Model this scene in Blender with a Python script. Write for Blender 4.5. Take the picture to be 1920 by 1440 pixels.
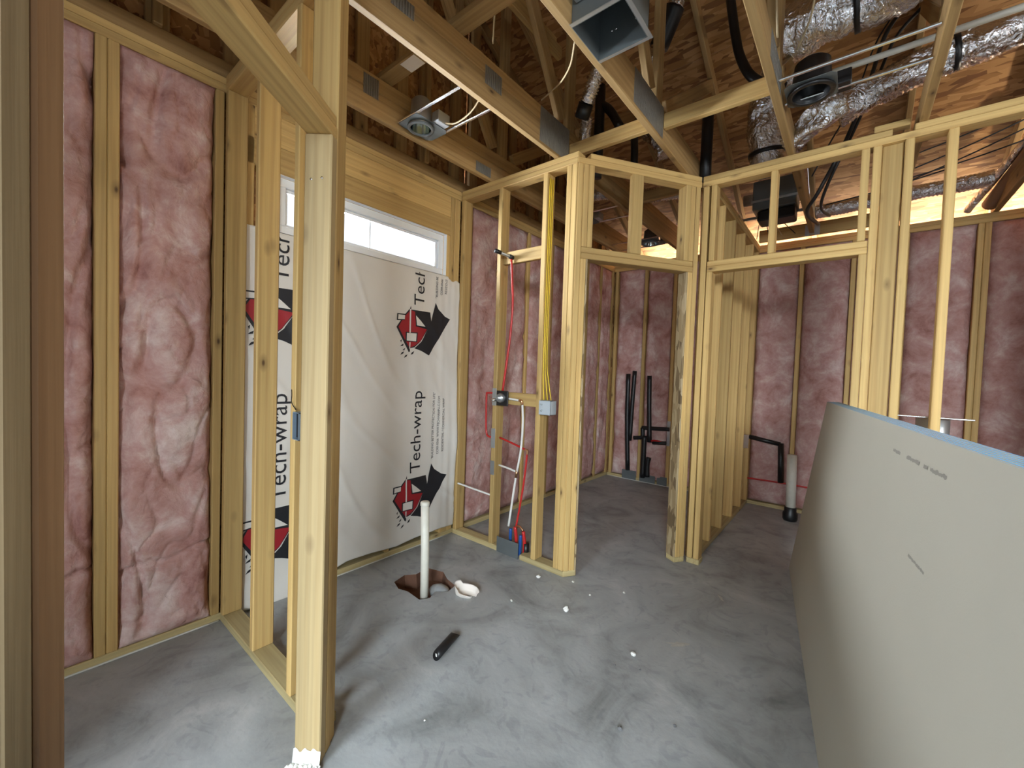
import bpy, bmesh, math, random
from mathutils import Vector, Matrix, noise
random.seed(7)
scene = bpy.context.scene
COL = scene.collection
for o in list(bpy.data.objects):
    bpy.data.objects.remove(o)

# ------------------------------------------------------------------ camera
H = 2.771                                   # top of the wall plates
CAM = Vector((2.4884, -0.5346, 1.3493))
YAW, PITCH, ROLL = math.radians(39.33), math.radians(-1.82), math.radians(1.92)
F = Vector((-math.sin(YAW)*math.cos(PITCH), math.cos(YAW)*math.cos(PITCH), math.sin(PITCH)))
R0 = Vector((math.cos(YAW), math.sin(YAW), 0))
U0 = R0.cross(F)
RR = math.cos(ROLL)*R0 + math.sin(ROLL)*U0
UU = -math.sin(ROLL)*R0 + math.cos(ROLL)*U0
cd = bpy.data.cameras.new('camera')
cd.sensor_width = 36.0
cd.lens = 36.0*777.4/1920.0
cd.clip_start = 0.02
camo = bpy.data.objects.new('camera', cd)
M = Matrix((RR, UU, -F)).transposed().to_4x4()
M.translation = CAM
camo.matrix_world = M
COL.objects.link(camo)
scene.camera = camo

# ------------------------------------------------------------------ world, light, exposure
scene.view_settings.view_transform = 'Standard'
scene.view_settings.look = 'None'
scene.view_settings.gamma = 1.0
scene.view_settings.use_curve_mapping = False
scene.view_settings.exposure = 0.80
w = bpy.data.worlds.new('overcast_sky')
scene.world = w
w.use_nodes = True
bg = w.node_tree.nodes['Background']
bg.inputs['Color'].default_value = (0.82, 0.9, 1.0, 1)
bg.inputs['Strength'].default_value = 0.8
scene.cycles.use_denoising = True
scene.cycles.max_bounces = 8
scene.cycles.diffuse_bounces = 5
scene.cycles.glossy_bounces = 3
scene.cycles.transmission_bounces = 6
scene.cycles.transparent_max_bounces = 8
scene.cycles.sample_clamp_indirect = 6.0
scene.cycles.caustics_reflective = False
scene.cycles.caustics_refractive = False

def area_light(name, loc, target, sx, sy, power, color):
    d = bpy.data.lights.new(name, 'AREA')
    d.shape = 'RECTANGLE'; d.size = sx; d.size_y = sy
    d.energy = power; d.color = color
    o = bpy.data.objects.new(name, d)
    o.location = loc
    o.rotation_euler = (Vector(target)-Vector(loc)).to_track_quat('-Z', 'Y').to_euler()
    COL.objects.link(o)
    o['kind'] = 'helper'
    return o
# daylight outside the small high window, the big window behind the camera, the open eave
area_light('daylight_small_window', (-1.6, 1.0, 1.75), (1.0, 1.0, 2.0), 4.0, 3.2, 3100, (0.84, 0.92, 1.0))
area_light('daylight_rear_window', (1.9, -7.0, 1.7), (1.9, 0.0, 1.5), 3.4, 1.3, 40, (0.88, 0.95, 1.0))
area_light('daylight_rear_sky', (2.1, -4.9, 3.1), (2.1, 0.8, 0.6), 2.2, 1.6, 360, (0.80, 0.92, 1.0))
area_light('daylight_patio_door', (4.7, -4.7, 2.9), (2.0, 1.0, 0.7), 2.4, 2.2, 780, (0.83, 0.935, 1.0))
area_light('added_fill_right', (6.4, 0.3, 1.95), (1.0, 0.3, 1.7), 1.6, 1.0, 40, (1.0, 0.97, 0.93))  # added fill through an unseen side opening, lifts insulation, wrap and angled wall
area_light('daylight_open_eave', (2.6, 5.0, 2.3), (2.6, 4.2, 3.1), 6.5, 0.5, 150, (1.0, 0.93, 0.82))

# ------------------------------------------------------------------ materials
def new_mat(name):
    m = bpy.data.materials.new(name); m.use_nodes = True
    nt = m.node_tree
    return m, nt, nt.nodes, nt.links, nt.nodes['Principled BSDF']
def simple(name, col, rough=0.6, metal=0.0, bump=0.0, bscale=60.0, var=0.0, vscale=4.0, spec=None):
    m, nt, N, L, b = new_mat(name)
    b.inputs['Base Color'].default_value = (*col, 1)
    b.inputs['Roughness'].default_value = rough
    b.inputs['Metallic'].default_value = metal
    if spec is not None: b.inputs['Specular IOR Level'].default_value = spec
    tc = N.new('ShaderNodeTexCoord')
    if var:
        n = N.new('ShaderNodeTexNoise'); n.inputs['Scale'].default_value = vscale; n.inputs['Detail'].default_value = 6
        L.new(tc.outputs['Object'], n.inputs['Vector'])
        mx = N.new('ShaderNodeMix'); mx.data_type = 'RGBA'
        mx.inputs['A'].default_value = (*[c*(1-var) for c in col], 1)
        mx.inputs['B'].default_value = (*[min(1, c*(1+var)) for c in col], 1)
        L.new(n.outputs['Fac'], mx.inputs['Factor']); L.new(mx.outputs['Result'], b.inputs['Base Color'])
    if bump:
        n = N.new('ShaderNodeTexNoise'); n.inputs['Scale'].default_value = bscale; n.inputs['Detail'].default_value = 4
        L.new(tc.outputs['Object'], n.inputs['Vector'])
        bp = N.new('ShaderNodeBump'); bp.inputs['Strength'].default_value = bump; bp.inputs['Distance'].default_value = 0.01
        L.new(n.outputs['Fac'], bp.inputs['Height']); L.new(bp.outputs['Normal'], b.inputs['Normal'])
    return m
def ramp(N, stops):
    r = N.new('ShaderNodeValToRGB')
    e = r.color_ramp.elements
    while len(e) < len(stops): e.new(0.5)
    for k, (p, c) in enumerate(stops):
        e[k].position = p; e[k].color = (*c, 1)
    return r
def wood(name, light, dark, knot, rough=0.62, knots=True, vary=0.22):
    m, nt, N, L, b = new_mat(name)
    tc = N.new('ShaderNodeTexCoord'); oi = N.new('ShaderNodeObjectInfo')
    mul = N.new('ShaderNodeVectorMath'); mul.operation = 'MULTIPLY_ADD'
    cmb = N.new('ShaderNodeCombineXYZ')
    for k, f in enumerate((23.0, 0.31, 0.17)):
        mm = N.new('ShaderNodeMath'); mm.operation = 'MULTIPLY'; mm.inputs[1].default_value = f
        L.new(oi.outputs['Random'], mm.inputs[0]); L.new(mm.outputs[0], cmb.inputs[k])
    mul.inputs[1].default_value = (1, 1, 1)
    L.new(tc.outputs['Object'], mul.inputs[0]); L.new(cmb.outputs[0], mul.inputs[2])
    mp = N.new('ShaderNodeMapping'); mp.inputs['Scale'].default_value = (0.05, 1.0, 1.0)
    L.new(mul.outputs[0], mp.inputs['Vector'])
    wv = N.new('ShaderNodeTexWave'); wv.wave_type = 'RINGS'; wv.rings_direction = 'X'
    wv.inputs['Scale'].default_value = 10; wv.inputs['Distortion'].default_value = 3.5
    wv.inputs['Detail'].default_value = 2; wv.inputs['Detail Scale'].default_value = 1.2
    L.new(mp.outputs[0], wv.inputs['Vector'])
    mp2 = N.new('ShaderNodeMapping'); mp2.inputs['Scale'].default_value = (2.0, 90.0, 90.0)
    L.new(mul.outputs[0], mp2.inputs['Vector'])
    nf = N.new('ShaderNodeTexNoise'); nf.inputs['Scale'].default_value = 1.0; nf.inputs['Detail'].default_value = 3
    L.new(mp2.outputs[0], nf.inputs['Vector'])
    r1 = ramp(N, [(0.0, light), (0.45, light), (1.0, tuple(l_*0.66+d_*0.34 for l_, d_ in zip(light, dark)))])
    L.new(wv.outputs['Fac'], r1.inputs['Fac'])
    mx = N.new('ShaderNodeMix'); mx.data_type = 'RGBA'; mx.blend_type = 'MULTIPLY'; mx.inputs['Factor'].default_value = 0.35
    r2 = ramp(N, [(0.3, (0.55, 0.5, 0.45)), (0.6, (1, 1, 1))])
    L.new(nf.outputs['Fac'], r2.inputs['Fac'])
    L.new(r1.outputs['Color'], mx.inputs['A']); L.new(r2.outputs['Color'], mx.inputs['B'])
    last = mx.outputs['Result']
    if knots:
        mp3 = N.new('ShaderNodeMapping'); mp3.inputs['Scale'].default_value = (4.0, 9.0, 9.0)
        L.new(mul.outputs[0], mp3.inputs['Vector'])
        vo = N.new('ShaderNodeTexVoronoi'); vo.inputs['Scale'].default_value = 1.0
        L.new(mp3.outputs[0], vo.inputs['Vector'])
        rk = ramp(N, [(0.0, (1, 1, 1)), (0.035, (0.9, 0.9, 0.9)), (0.075, (0.42, 0.42, 0.42)), (0.19, (0, 0, 0))])
        L.new(vo.outputs['Distance'], rk.inputs['Fac'])
        mk = N.new('ShaderNodeMix'); mk.data_type = 'RGBA'
        mk.inputs['B'].default_value = (*knot, 1)
        L.new(rk.outputs['Color'], mk.inputs['Factor']); L.new(last, mk.inputs['A'])
        last = mk.outputs['Result']
    hv = N.new('ShaderNodeHueSaturation')
    mr = N.new('ShaderNodeMapRange'); mr.inputs['To Min'].default_value = 1-vary; mr.inputs['To Max'].default_value = 1+vary*0.6
    mr2 = N.new('ShaderNodeMath'); mr2.operation = 'MULTIPLY'; mr2.inputs[1].default_value = 7.31
    fr = N.new('ShaderNodeMath'); fr.operation = 'FRACT'
    L.new(oi.outputs['Random'], mr2.inputs[0]); L.new(mr2.outputs[0], fr.inputs[0]); L.new(fr.outputs[0], mr.inputs['Value'])
    hv.inputs['Saturation'].default_value = 0.95
    L.new(mr.outputs[0], hv.inputs['Value']); L.new(last, hv.inputs['Color'])
    L.new(hv.outputs['Color'], b.inputs['Base Color'])
    b.inputs['Roughness'].default_value = rough
    b.inputs['Specular IOR Level'].default_value = 0.3
    bp = N.new('ShaderNodeBump'); bp.inputs['Strength'].default_value = 0.25; bp.inputs['Distance'].default_value = 0.003
    L.new(nf.outputs['Fac'], bp.inputs['Height']); L.new(bp.outputs['Normal'], b.inputs['Normal'])
    return m
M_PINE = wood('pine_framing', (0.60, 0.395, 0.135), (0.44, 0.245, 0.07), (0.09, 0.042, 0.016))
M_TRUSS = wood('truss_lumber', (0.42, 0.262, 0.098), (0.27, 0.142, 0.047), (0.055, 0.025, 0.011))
M_TREAT = wood('treated_plate', (0.50, 0.40, 0.19), (0.36, 0.27, 0.11), (0.12, 0.07, 0.03))
M_PALE_DIM = wood('pale_dimmed_stud', (0.43, 0.315, 0.15), (0.36, 0.24, 0.095), (0.09, 0.045, 0.02))  # paler pine, also darkened in colour to offset strong light on the jack
M_OLIVE = wood('dull_olive_stud', (0.27, 0.195, 0.10), (0.20, 0.135, 0.06), (0.06, 0.035, 0.015))
M_POST = wood('orange_stud', (0.31, 0.17, 0.075), (0.22, 0.11, 0.042), (0.05, 0.022, 0.01))

def osb(name, c0, c1, c2):
    m, nt, N, L, b = new_mat(name)
    tc = N.new('ShaderNodeTexCoord')
    cols = []
    for k, (ang, sc) in enumerate(((0.25, (8, 34, 25)), (1.0, (9, 36, 25)), (-0.6, (7.5, 30, 25)))):
        mp = N.new('ShaderNodeMapping'); mp.inputs['Rotation'].default_value = (0, 0, ang); mp.inputs['Scale'].default_value = sc
        mp.inputs['Location'].default_value = (k*3.7, k*1.9, 0)
        L.new(tc.outputs['Object'], mp.inputs['Vector'])
        v = N.new('ShaderNodeTexVoronoi'); v.inputs['Scale'].default_value = 1.0
        L.new(mp.outputs[0], v.inputs['Vector'])
        cols.append(v)
    bw = []
    for v in cols:
        s = N.new('ShaderNodeSeparateColor'); L.new(v.outputs['Color'], s.inputs['Color']); bw.append(s)
    pick = N.new('ShaderNodeMath'); pick.operation = 'GREATER_THAN'; pick.inputs[1].default_value = 0.55
    L.new(bw[0].outputs[1], pick.inputs[0])
    m1 = N.new('ShaderNodeMix'); m1.data_type = 'FLOAT'
    L.new(pick.outputs[0], m1.inputs['Factor']); L.new(bw[0].outputs[0], m1.inputs['A']); L.new(bw[1].outputs[0], m1.inputs['B'])
    pick2 = N.new('ShaderNodeMath'); pick2.operation = 'GREATER_THAN'; pick2.inputs[1].default_value = 0.6
    L.new(bw[2].outputs[1], pick2.inputs[0])
    m2 = N.new('ShaderNodeMix'); m2.data_type = 'FLOAT'
    L.new(pick2.outputs[0], m2.inputs['Factor']); L.new(m1.outputs['Result'], m2.inputs['A']); L.new(bw[2].outputs[0], m2.inputs['B'])
    r = ramp(N, [(0.0, c0), (0.45, c1), (1.0, c2)])
    L.new(m2.outputs['Result'], r.inputs['Fac'])
    L.new(r.outputs['Color'], b.inputs['Base Color'])
    b.inputs['Roughness'].default_value = 0.75
    bp = N.new('ShaderNodeBump'); bp.inputs['Strength'].default_value = 0.6; bp.inputs['Distance'].default_value = 0.004
    L.new(m2.outputs['Result'], bp.inputs['Height']); L.new(bp.outputs['Normal'], b.inputs['Normal'])
    return m
M_OSB = osb('osb_sheathing', (0.20, 0.085, 0.028), (0.38, 0.185, 0.06), (0.56, 0.31, 0.125))

M_EDGE = osb('raw_strand_edge', (0.13, 0.085, 0.04), (0.30, 0.21, 0.105), (0.44, 0.34, 0.20))
def insulation():
    m, nt, N, L, b = new_mat('pink_fibreglass')
    tc = N.new('ShaderNodeTexCoord'); oi = N.new('ShaderNodeObjectInfo')
    cmb = N.new('ShaderNodeVectorMath'); cmb.operation = 'ADD'
    sc = N.new('ShaderNodeVectorMath'); sc.operation = 'SCALE'; sc.inputs['Scale'].default_value = 13.0
    c3 = N.new('ShaderNodeCombineXYZ')
    for k in range(3): L.new(oi.outputs['Random'], c3.inputs[k])
    L.new(c3.outputs[0], sc.inputs[0]); L.new(tc.outputs['Object'], cmb.inputs[0]); L.new(sc.outputs[0], cmb.inputs[1])
    n1 = N.new('ShaderNodeTexNoise'); n1.inputs['Scale'].default_value = 5; n1.inputs['Detail'].default_value = 8; n1.inputs['Roughness'].default_value = 0.68; n1.inputs['Distortion'].default_value = 0.35
    L.new(cmb.outputs[0], n1.inputs['Vector'])
    r = ramp(N, [(0.27, (0.28, 0.115, 0.10)), (0.41, (0.46, 0.25, 0.222)), (0.53, (0.56, 0.355, 0.325)), (0.70, (0.74, 0.61, 0.57))])
    L.new(n1.outputs['Fac'], r.inputs['Fac']); L.new(r.outputs['Color'], b.inputs['Base Color'])
    b.inputs['Roughness'].default_value = 1.0; b.inputs['Specular IOR Level'].default_value = 0.05
    n2 = N.new('ShaderNodeTexNoise'); n2.inputs['Scale'].default_value = 17; n2.inputs['Detail'].default_value = 9; n2.inputs['Distortion'].default_value = 0.5
    L.new(cmb.outputs[0], n2.inputs['Vector'])
    bp = N.new('ShaderNodeBump'); bp.inputs['Strength'].default_value = 0.7; bp.inputs['Distance'].default_value = 0.02
    L.new(n2.outputs['Fac'], bp.inputs['Height']); L.new(bp.outputs['Normal'], b.inputs['Normal'])
    return m
M_PINK = insulation()

def concrete():
    m, nt, N, L, b = new_mat('bare_concrete')
    tc = N.new('ShaderNodeTexCoord')
    n1 = N.new('ShaderNodeTexNoise'); n1.inputs['Scale'].default_value = 2.4; n1.inputs['Detail'].default_value = 9; n1.inputs['Roughness'].default_value = 0.6; n1.inputs['Distortion'].default_value = 1.2
    L.new(tc.outputs['Object'], n1.inputs['Vector'])
    r = ramp(N, [(0.28, (0.19, 0.197, 0.198)), (0.45, (0.31, 0.322, 0.324)), (0.6, (0.37, 0.382, 0.385)), (0.78, (0.48, 0.485, 0.48))])
    L.new(n1.outputs['Fac'], r.inputs['Fac'])
    # trowel marks and chalky patches
    n2 = N.new('ShaderNodeTexNoise'); n2.inputs['Scale'].default_value = 7; n2.inputs['Detail'].default_value = 5; n2.inputs['Distortion'].default_value = 2.5
    L.new(tc.outputs['Object'], n2.inputs['Vector'])
    r2 = ramp(N, [(0.36, (0.62, 0.63, 0.66)), (0.44, (1, 1, 1)), (0.68, (1, 1, 1)), (0.76, (1.25, 1.22, 1.15))])
    L.new(n2.outputs['Fac'], r2.inputs['Fac'])
    mx = N.new('ShaderNodeMix'); mx.data_type = 'RGBA'; mx.blend_type = 'MULTIPLY'; mx.inputs['Factor'].default_value = 0.36
    L.new(r.outputs['Color'], mx.inputs['A']); L.new(r2.outputs['Color'], mx.inputs['B'])
    L.new(mx.outputs['Result'], b.inputs['Base Color'])
    b.inputs['Roughness'].default_value = 0.55
    b.inputs['Specular IOR Level'].default_value = 0.4
    n3 = N.new('ShaderNodeTexNoise'); n3.inputs['Scale'].default_value = 45; n3.inputs['Detail'].default_value = 5
    L.new(tc.outputs['Object'], n3.inputs['Vector'])
    bp = N.new('ShaderNodeBump'); bp.inputs['Strength'].default_value = 0.2; bp.inputs['Distance'].default_value = 0.006
    L.new(n3.outputs['Fac'], bp.inputs['Height']); L.new(bp.outputs['Normal'], b.inputs['Normal'])
    return m
M_CONC = concrete()
M_WRAP = simple('white_house_wrap', (0.72, 0.685, 0.63), 0.55, bump=0.12, bscale=14, var=0.05, vscale=3)
M_INK = simple('black_print', (0.012, 0.013, 0.018), 0.55)
M_RED = simple('red_print', (0.33, 0.012, 0.02), 0.55)
M_VINYL = simple('white_vinyl', (0.82, 0.84, 0.86), 0.35)
M_PVC = simple('white_plastic_pipe', (0.72, 0.69, 0.60), 0.4, var=0.12, vscale=25)
M_ABS = simple('black_plastic_pipe', (0.008, 0.008, 0.009), 0.4)
M_PEXR = simple('red_tubing', (0.50, 0.022, 0.02), 0.35)
M_PEXW = simple('white_tubing', (0.80, 0.78, 0.74), 0.35)
M_PEXB = simple('blue_tubing', (0.02, 0.09, 0.32), 0.35)
M_STEEL = simple('galvanized_steel', (0.50, 0.53, 0.55), 0.38, 0.85, bump=0.05, bscale=30, var=0.12, vscale=12)
M_GUSSET = simple('toothed_plate', (0.27, 0.262, 0.24), 0.42, 0.5, var=0.15, vscale=14)
def ridges(m):
    N, L = m.node_tree.nodes, m.node_tree.links
    tc = N.new('ShaderNodeTexCoord'); wv = N.new('ShaderNodeTexWave'); wv.bands_direction = 'Y'
    wv.inputs['Scale'].default_value = 22; wv.inputs['Distortion'].default_value = 0.6
    L.new(tc.outputs['Object'], wv.inputs['Vector'])
    bp = N.new('ShaderNodeBump'); bp.inputs['Strength'].default_value = 0.9; bp.inputs['Distance'].default_value = 0.004
    L.new(wv.outputs['Fac'], bp.inputs['Height']); L.new(bp.outputs['Normal'], N['Principled BSDF'].inputs['Normal'])
ridges(M_GUSSET)
M_DULL = simple('dull_grey_sheet_metal', (0.17, 0.19, 0.195), 0.5, 0.55, var=0.15, vscale=9)
M_CHROME = simple('bright_metal', (0.80, 0.81, 0.82), 0.2, 1.0)
M_BRASS = simple('copper_fitting', (0.62, 0.36, 0.2), 0.3, 1.0)
M_BOX = simple('grey_blue_plastic', (0.22, 0.29, 0.36), 0.5)
M_BOXL = simple('pale_grey_plastic', (0.45, 0.50, 0.54), 0.5)
M_YEL = simple('yellow_cable', (0.78, 0.55, 0.04), 0.5)
M_CABLE = simple('black_cable', (0.012, 0.011, 0.011), 0.5)
M_TANWIRE = simple('tan_cable', (0.55, 0.42, 0.24), 0.5)
M_PAINT = simple('white_primer', (0.80, 0.80, 0.76), 0.7, bump=0.3, bscale=50)
M_DARK = simple('low_bounce_dark', (0.07, 0.065, 0.06), 0.9)  # unseen walls kept dark in colour to cut bounced light
M_DRY = simple('tan_board_paper', (0.42, 0.395, 0.325), 0.8, bump=0.05, bscale=220, var=0.05, vscale=2.0)
M_BLUE = simple('blue_board_edge', (0.12, 0.52, 0.97), 0.6, var=0.1, vscale=12)
M_CHIP = simple('white_chip', (0.72, 0.71, 0.67), 0.8, bump=0.2, bscale=90)
M_STONE = simple('grey_stone', (0.14, 0.14, 0.145), 0.8, bump=0.3, bscale=90)
M_DIRT = simple('red_clay', (0.13, 0.06, 0.035), 0.95, bump=0.8, bscale=30, var=0.4, vscale=14)
M_BROWN = simple('brown_paper_sleeve', (0.30, 0.17, 0.10), 0.7, var=0.12, vscale=8)
M_CAULK = simple('white_caulk', (0.66, 0.65, 0.60), 0.6)
M_SHINE = simple('can_reflector', (0.55, 0.66, 0.70), 0.12, 1.0, bump=0.1, bscale=25)
M_PAPER = simple('white_paper', (0.78, 0.72, 0.66), 0.7)
def foil():
    m, nt, N, L, b = new_mat('silver_foil')
    b.inputs['Base Color'].default_value = (0.80, 0.79, 0.80, 1)
    b.inputs['Metallic'].default_value = 1.0; b.inputs['Roughness'].default_value = 0.16
    tc = N.new('ShaderNodeTexCoord')
    n = N.new('ShaderNodeTexNoise'); n.inputs['Scale'].default_value = 16; n.inputs['Detail'].default_value = 5; n.inputs['Distortion'].default_value = 1.8
    L.new(tc.outputs['Object'], n.inputs['Vector'])
    bp = N.new('ShaderNodeBump'); bp.inputs['Strength'].default_value = 0.8; bp.inputs['Distance'].default_value = 0.03
    L.new(n.outputs['Fac'], bp.inputs['Height']); L.new(bp.outputs['Normal'], b.inputs['Normal'])
    return m
M_FOIL = foil()
def glass():
    m, nt, N, L, b = new_mat('window_glass')
    out = N['Material Output']
    t = N.new('ShaderNodeBsdfTransparent'); g = N.new('ShaderNodeBsdfGlossy'); g.inputs['Roughness'].default_value = 0.02
    fr = N.new('ShaderNodeFresnel'); fr.inputs['IOR'].default_value = 1.45
    mx = N.new('ShaderNodeMixShader')
    L.new(fr.outputs[0], mx.inputs[0]); L.new(t.outputs[0], mx.inputs[1]); L.new(g.outputs[0], mx.inputs[2])
    L.new(mx.outputs[0], out.inputs['Surface'])
    return m
M_GLASS = glass()

# ------------------------------------------------------------------ helpers
def link(name, me, mat, parent=None, mw=None, smooth=False):
    if mat is not None and not me.materials: me.materials.append(mat)
    o = bpy.data.objects.new(name, me); COL.objects.link(o)
    if parent is not None: o.parent = parent
    if mw is not None: o.matrix_local = mw
    if smooth:
        for p in me.polygons: p.use_smooth = True
    return o
def bm_obj(name, bm, mat, parent=None, mw=None, smooth=False):
    me = bpy.data.meshes.new(name); bm.to_mesh(me); bm.free()
    return link(name, me, mat, parent, mw, smooth)
def tag(o, label, cat, group=None, kind=None):
    o['label'] = label; o['category'] = cat
    if group: o['group'] = group
    if kind: o['kind'] = kind
    return o
def empty(name, loc=(0, 0, 0), rotz=0.0):
    o = bpy.data.objects.new(name, None); o.empty_display_size = 0.1
    o.location = loc; o.rotation_euler = (0, 0, rotz); COL.objects.link(o)
    return o
_box_cache = {}
def chamfer_mesh(lx, ly, lz, c):
    key = (round(lx, 4), round(ly, 4), round(lz, 4), c)
    if key in _box_cache: return _box_cache[key]
    h = (lx/2, ly/2, lz/2); V = []; idx = {}
    for sx in (-1, 1):
        for sy in (-1, 1):
            for sz in (-1, 1):
                s = (sx, sy, sz)
                for ax in range(3):          # vertex lying on the face of axis ax
                    v = [s[k]*(h[k]-(0 if k == ax else c)) for k in range(3)]
                    idx[(s, ax)] = len(V); V.append(v)
    Fc = []
    for ax in range(3):
        a, b_ = (ax+1) % 3, (ax+2) % 3
        for sg in (-1, 1):
            q = []
            for (p, r) in ((-1, -1), (1, -1), (1, 1), (-1, 1)):
                s = [0, 0, 0]; s[ax] = sg; s[a] = p; s[b_] = r
                q.append(idx[(tuple(s), ax)])
            Fc.append(q if sg > 0 else q[::-1])
    for ax in range(3):                      # edge chamfers
        a, b_ = (ax+1) % 3, (ax+2) % 3
        for p in (-1, 1):
            for r in (-1, 1):
                s0 = [0, 0, 0]; s0[ax] = -1; s0[a] = p; s0[b_] = r
                s1 = list(s0); s1[ax] = 1
                q = [idx[(tuple(s0), a)], idx[(tuple(s1), a)], idx[(tuple(s1), b_)], idx[(tuple(s0), b_)]]
                Fc.append(q)
    for s in [(x, y, z) for x in (-1, 1) for y in (-1, 1) for z in (-1, 1)]:
        Fc.append([idx[(s, 0)], idx[(s, 1)], idx[(s, 2)]])
    me = bpy.data.meshes.new('board'); me.from_pydata(V, [], Fc)
    bm = bmesh.new(); bm.from_mesh(me); bmesh.ops.recalc_face_normals(bm, faces=bm.faces); bm.to_mesh(me); bm.free()
    _box_cache[key] = me
    return me
def board(name, x0, x1, y0, y1, z0, z1, mat, parent=None, c=0.004, rot=None):
    """Axis-aligned board in the parent's space; local X runs along the longest side (the grain)."""
    d = (x1-x0, y1-y0, z1-z0); cen = Vector(((x0+x1)/2, (y0+y1)/2, (z0+z1)/2))
    order = sorted(range(3), key=lambda k: -d[k])
    l, w_, t = order
    ax = [Vector((1 if k == j else 0 for k in range(3))) for j in order]
    if ax[0].cross(ax[1]).dot(ax[2]) < 0: ax[2] = -ax[2]
    me = chamfer_mesh(d[l], d[w_], d[t], min(c, d[t]*0.3))
    key = (me.name, mat.name)
    if key not in _box_cache:
        m2 = me.copy(); m2.materials.clear(); m2.materials.append(mat); _box_cache[key] = m2
    mw = Matrix((ax[0], ax[1], ax[2])).transposed().to_4x4(); mw.translation = cen
    if rot is not None: mw = Matrix.Translation(cen) @ rot.to_4x4() @ Matrix.Translation(-cen) @ mw
    return link(name, _box_cache[key], None, parent, mw)
def beam(name, p0, p1, wid, thk, side, mat, parent=None, c=0.004):
    """Board between two points; wid is measured along 'side' (made square to the run)."""
    p0, p1 = Vector(p0), Vector(p1); a = (p1-p0); ln = a.length; a.normalize()
    s = Vector(side); s = (s-a*s.dot(a)).normalized(); t = a.cross(s)
    me = chamfer_mesh(ln, wid, thk, min(c, thk*0.3))
    key = (me.name, mat.name)
    if key not in _box_cache:
        m2 = me.copy(); m2.materials.clear(); m2.materials.append(mat); _box_cache[key] = m2
    mw = Matrix((a, s, t)).transposed().to_4x4(); mw.translation = (p0+p1)/2
    return link(name, _box_cache[key], None, parent, mw)
def smooth_path(pts, n=8):
    P = [Vector(p) for p in pts]
    if len(P) < 3: return P
    Q = [2*P[0]-P[1]]+P+[2*P[-1]-P[-2]]; out = []
    for i in range(1, len(Q)-2):
        for k in range(n):
            t = k/n
            a, b_, c_, d_ = Q[i-1], Q[i], Q[i+1], Q[i+2]
            out.append(0.5*((2*b_)+(-a+c_)*t+(2*a-5*b_+4*c_-d_)*t*t+(-a+3*b_-3*c_+d_)*t**3))
    out.append(P[-1]); return out
def resample(P, step):
    out = [P[0]]; acc = 0.0
    for i in range(1, len(P)):
        seg = (P[i]-P[i-1]); l = seg.length
        if l < 1e-9: continue
        pos = step-acc
        while pos <= l:
            out.append(P[i-1]+seg*(pos/l)); pos += step
        acc = (acc+l) % step
    if (out[-1]-P[-1]).length > 1e-4: out.append(P[-1])
    return out
def add_tube(bm, P, rad, seg=10, caps=True):
    rings = []; n = len(P); prev = None
    for i in range(n):
        t = (P[min(i+1, n-1)]-P[max(i-1, 0)]).normalized()
        if prev is None:
            ref = Vector((0, 0, 1)) if abs(t.z) < 0.9 else Vector((1, 0, 0))
            u = t.cross(ref).normalized()
        else:
            u = (prev-t*prev.dot(t)).normalized()
        prev = u; v = t.cross(u)
        r = rad(i/(max(1, n-1)), i) if callable(rad) else rad
        ring = []
        for k in range(seg):
            a = 2*math.pi*k/seg
            rr = r(a) if callable(r) else r
            ring.append(bm.verts.new(P[i]+(u*math.cos(a)+v*math.sin(a))*rr))
        rings.append(ring)
    for i in range(n-1):
        for k in range(seg):
            bm.faces.new((rings[i][k], rings[i][(k+1) % seg], rings[i+1][(k+1) % seg], rings[i+1][k]))
    if caps:
        bm.faces.new(rings[0][::-1]); bm.faces.new(rings[-1])
    return rings
def tube(name, pts, rad, mat, parent=None, seg=10, smooth=True, curve=True, n=6):
    bm = bmesh.new(); P = smooth_path(pts, n) if curve else [Vector(p) for p in pts]
    add_tube(bm, P, rad, seg)
    bmesh.ops.recalc_face_normals(bm, faces=bm.faces)
    return bm_obj(name, bm, mat, parent, None, smooth)
def lathe(name, prof, loc, mat, parent=None, seg=20, axis=(0, 0, 1), smooth=True):
    bm = bmesh.new(); rings = []
    ax = Vector(axis).normalized(); ref = Vector((1, 0, 0)) if abs(ax.x) < 0.9 else Vector((0, 1, 0))
    u = ax.cross(ref).normalized(); v = ax.cross(u)
    for (r, z) in prof:
        rings.append([bm.verts.new(Vector(loc)+ax*z+(u*math.cos(2*math.pi*k/seg)+v*math.sin(2*math.pi*k/seg))*max(r, 1e-4)) for k in range(seg)])
    for i in range(len(rings)-1):
        for k in range(seg):
            bm.faces.new((rings[i][k], rings[i][(k+1) % seg], rings[i+1][(k+1) % seg], rings[i+1][k]))
    bmesh.ops.remove_doubles(bm, verts=bm.verts, dist=2e-4)
    bmesh.ops.recalc_face_normals(bm, faces=bm.faces)
    return bm_obj(name, bm, mat, parent, None, smooth)
def fbm(v, o=4):
    s = 0.0; a = 0.5; f = 1.0
    for _ in range(o):
        s += a*noise.noise(Vector(v)*f); a *= 0.5; f *= 2.1
    return s

# ================================================================== STRUCTURE
ZP = H-0.076                                # underside of the double top plates
def deck_z(y): return 2.97+0.5*(4.65-y) if y > -1.446 else 6.018+0.5*(y+1.446)

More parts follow.
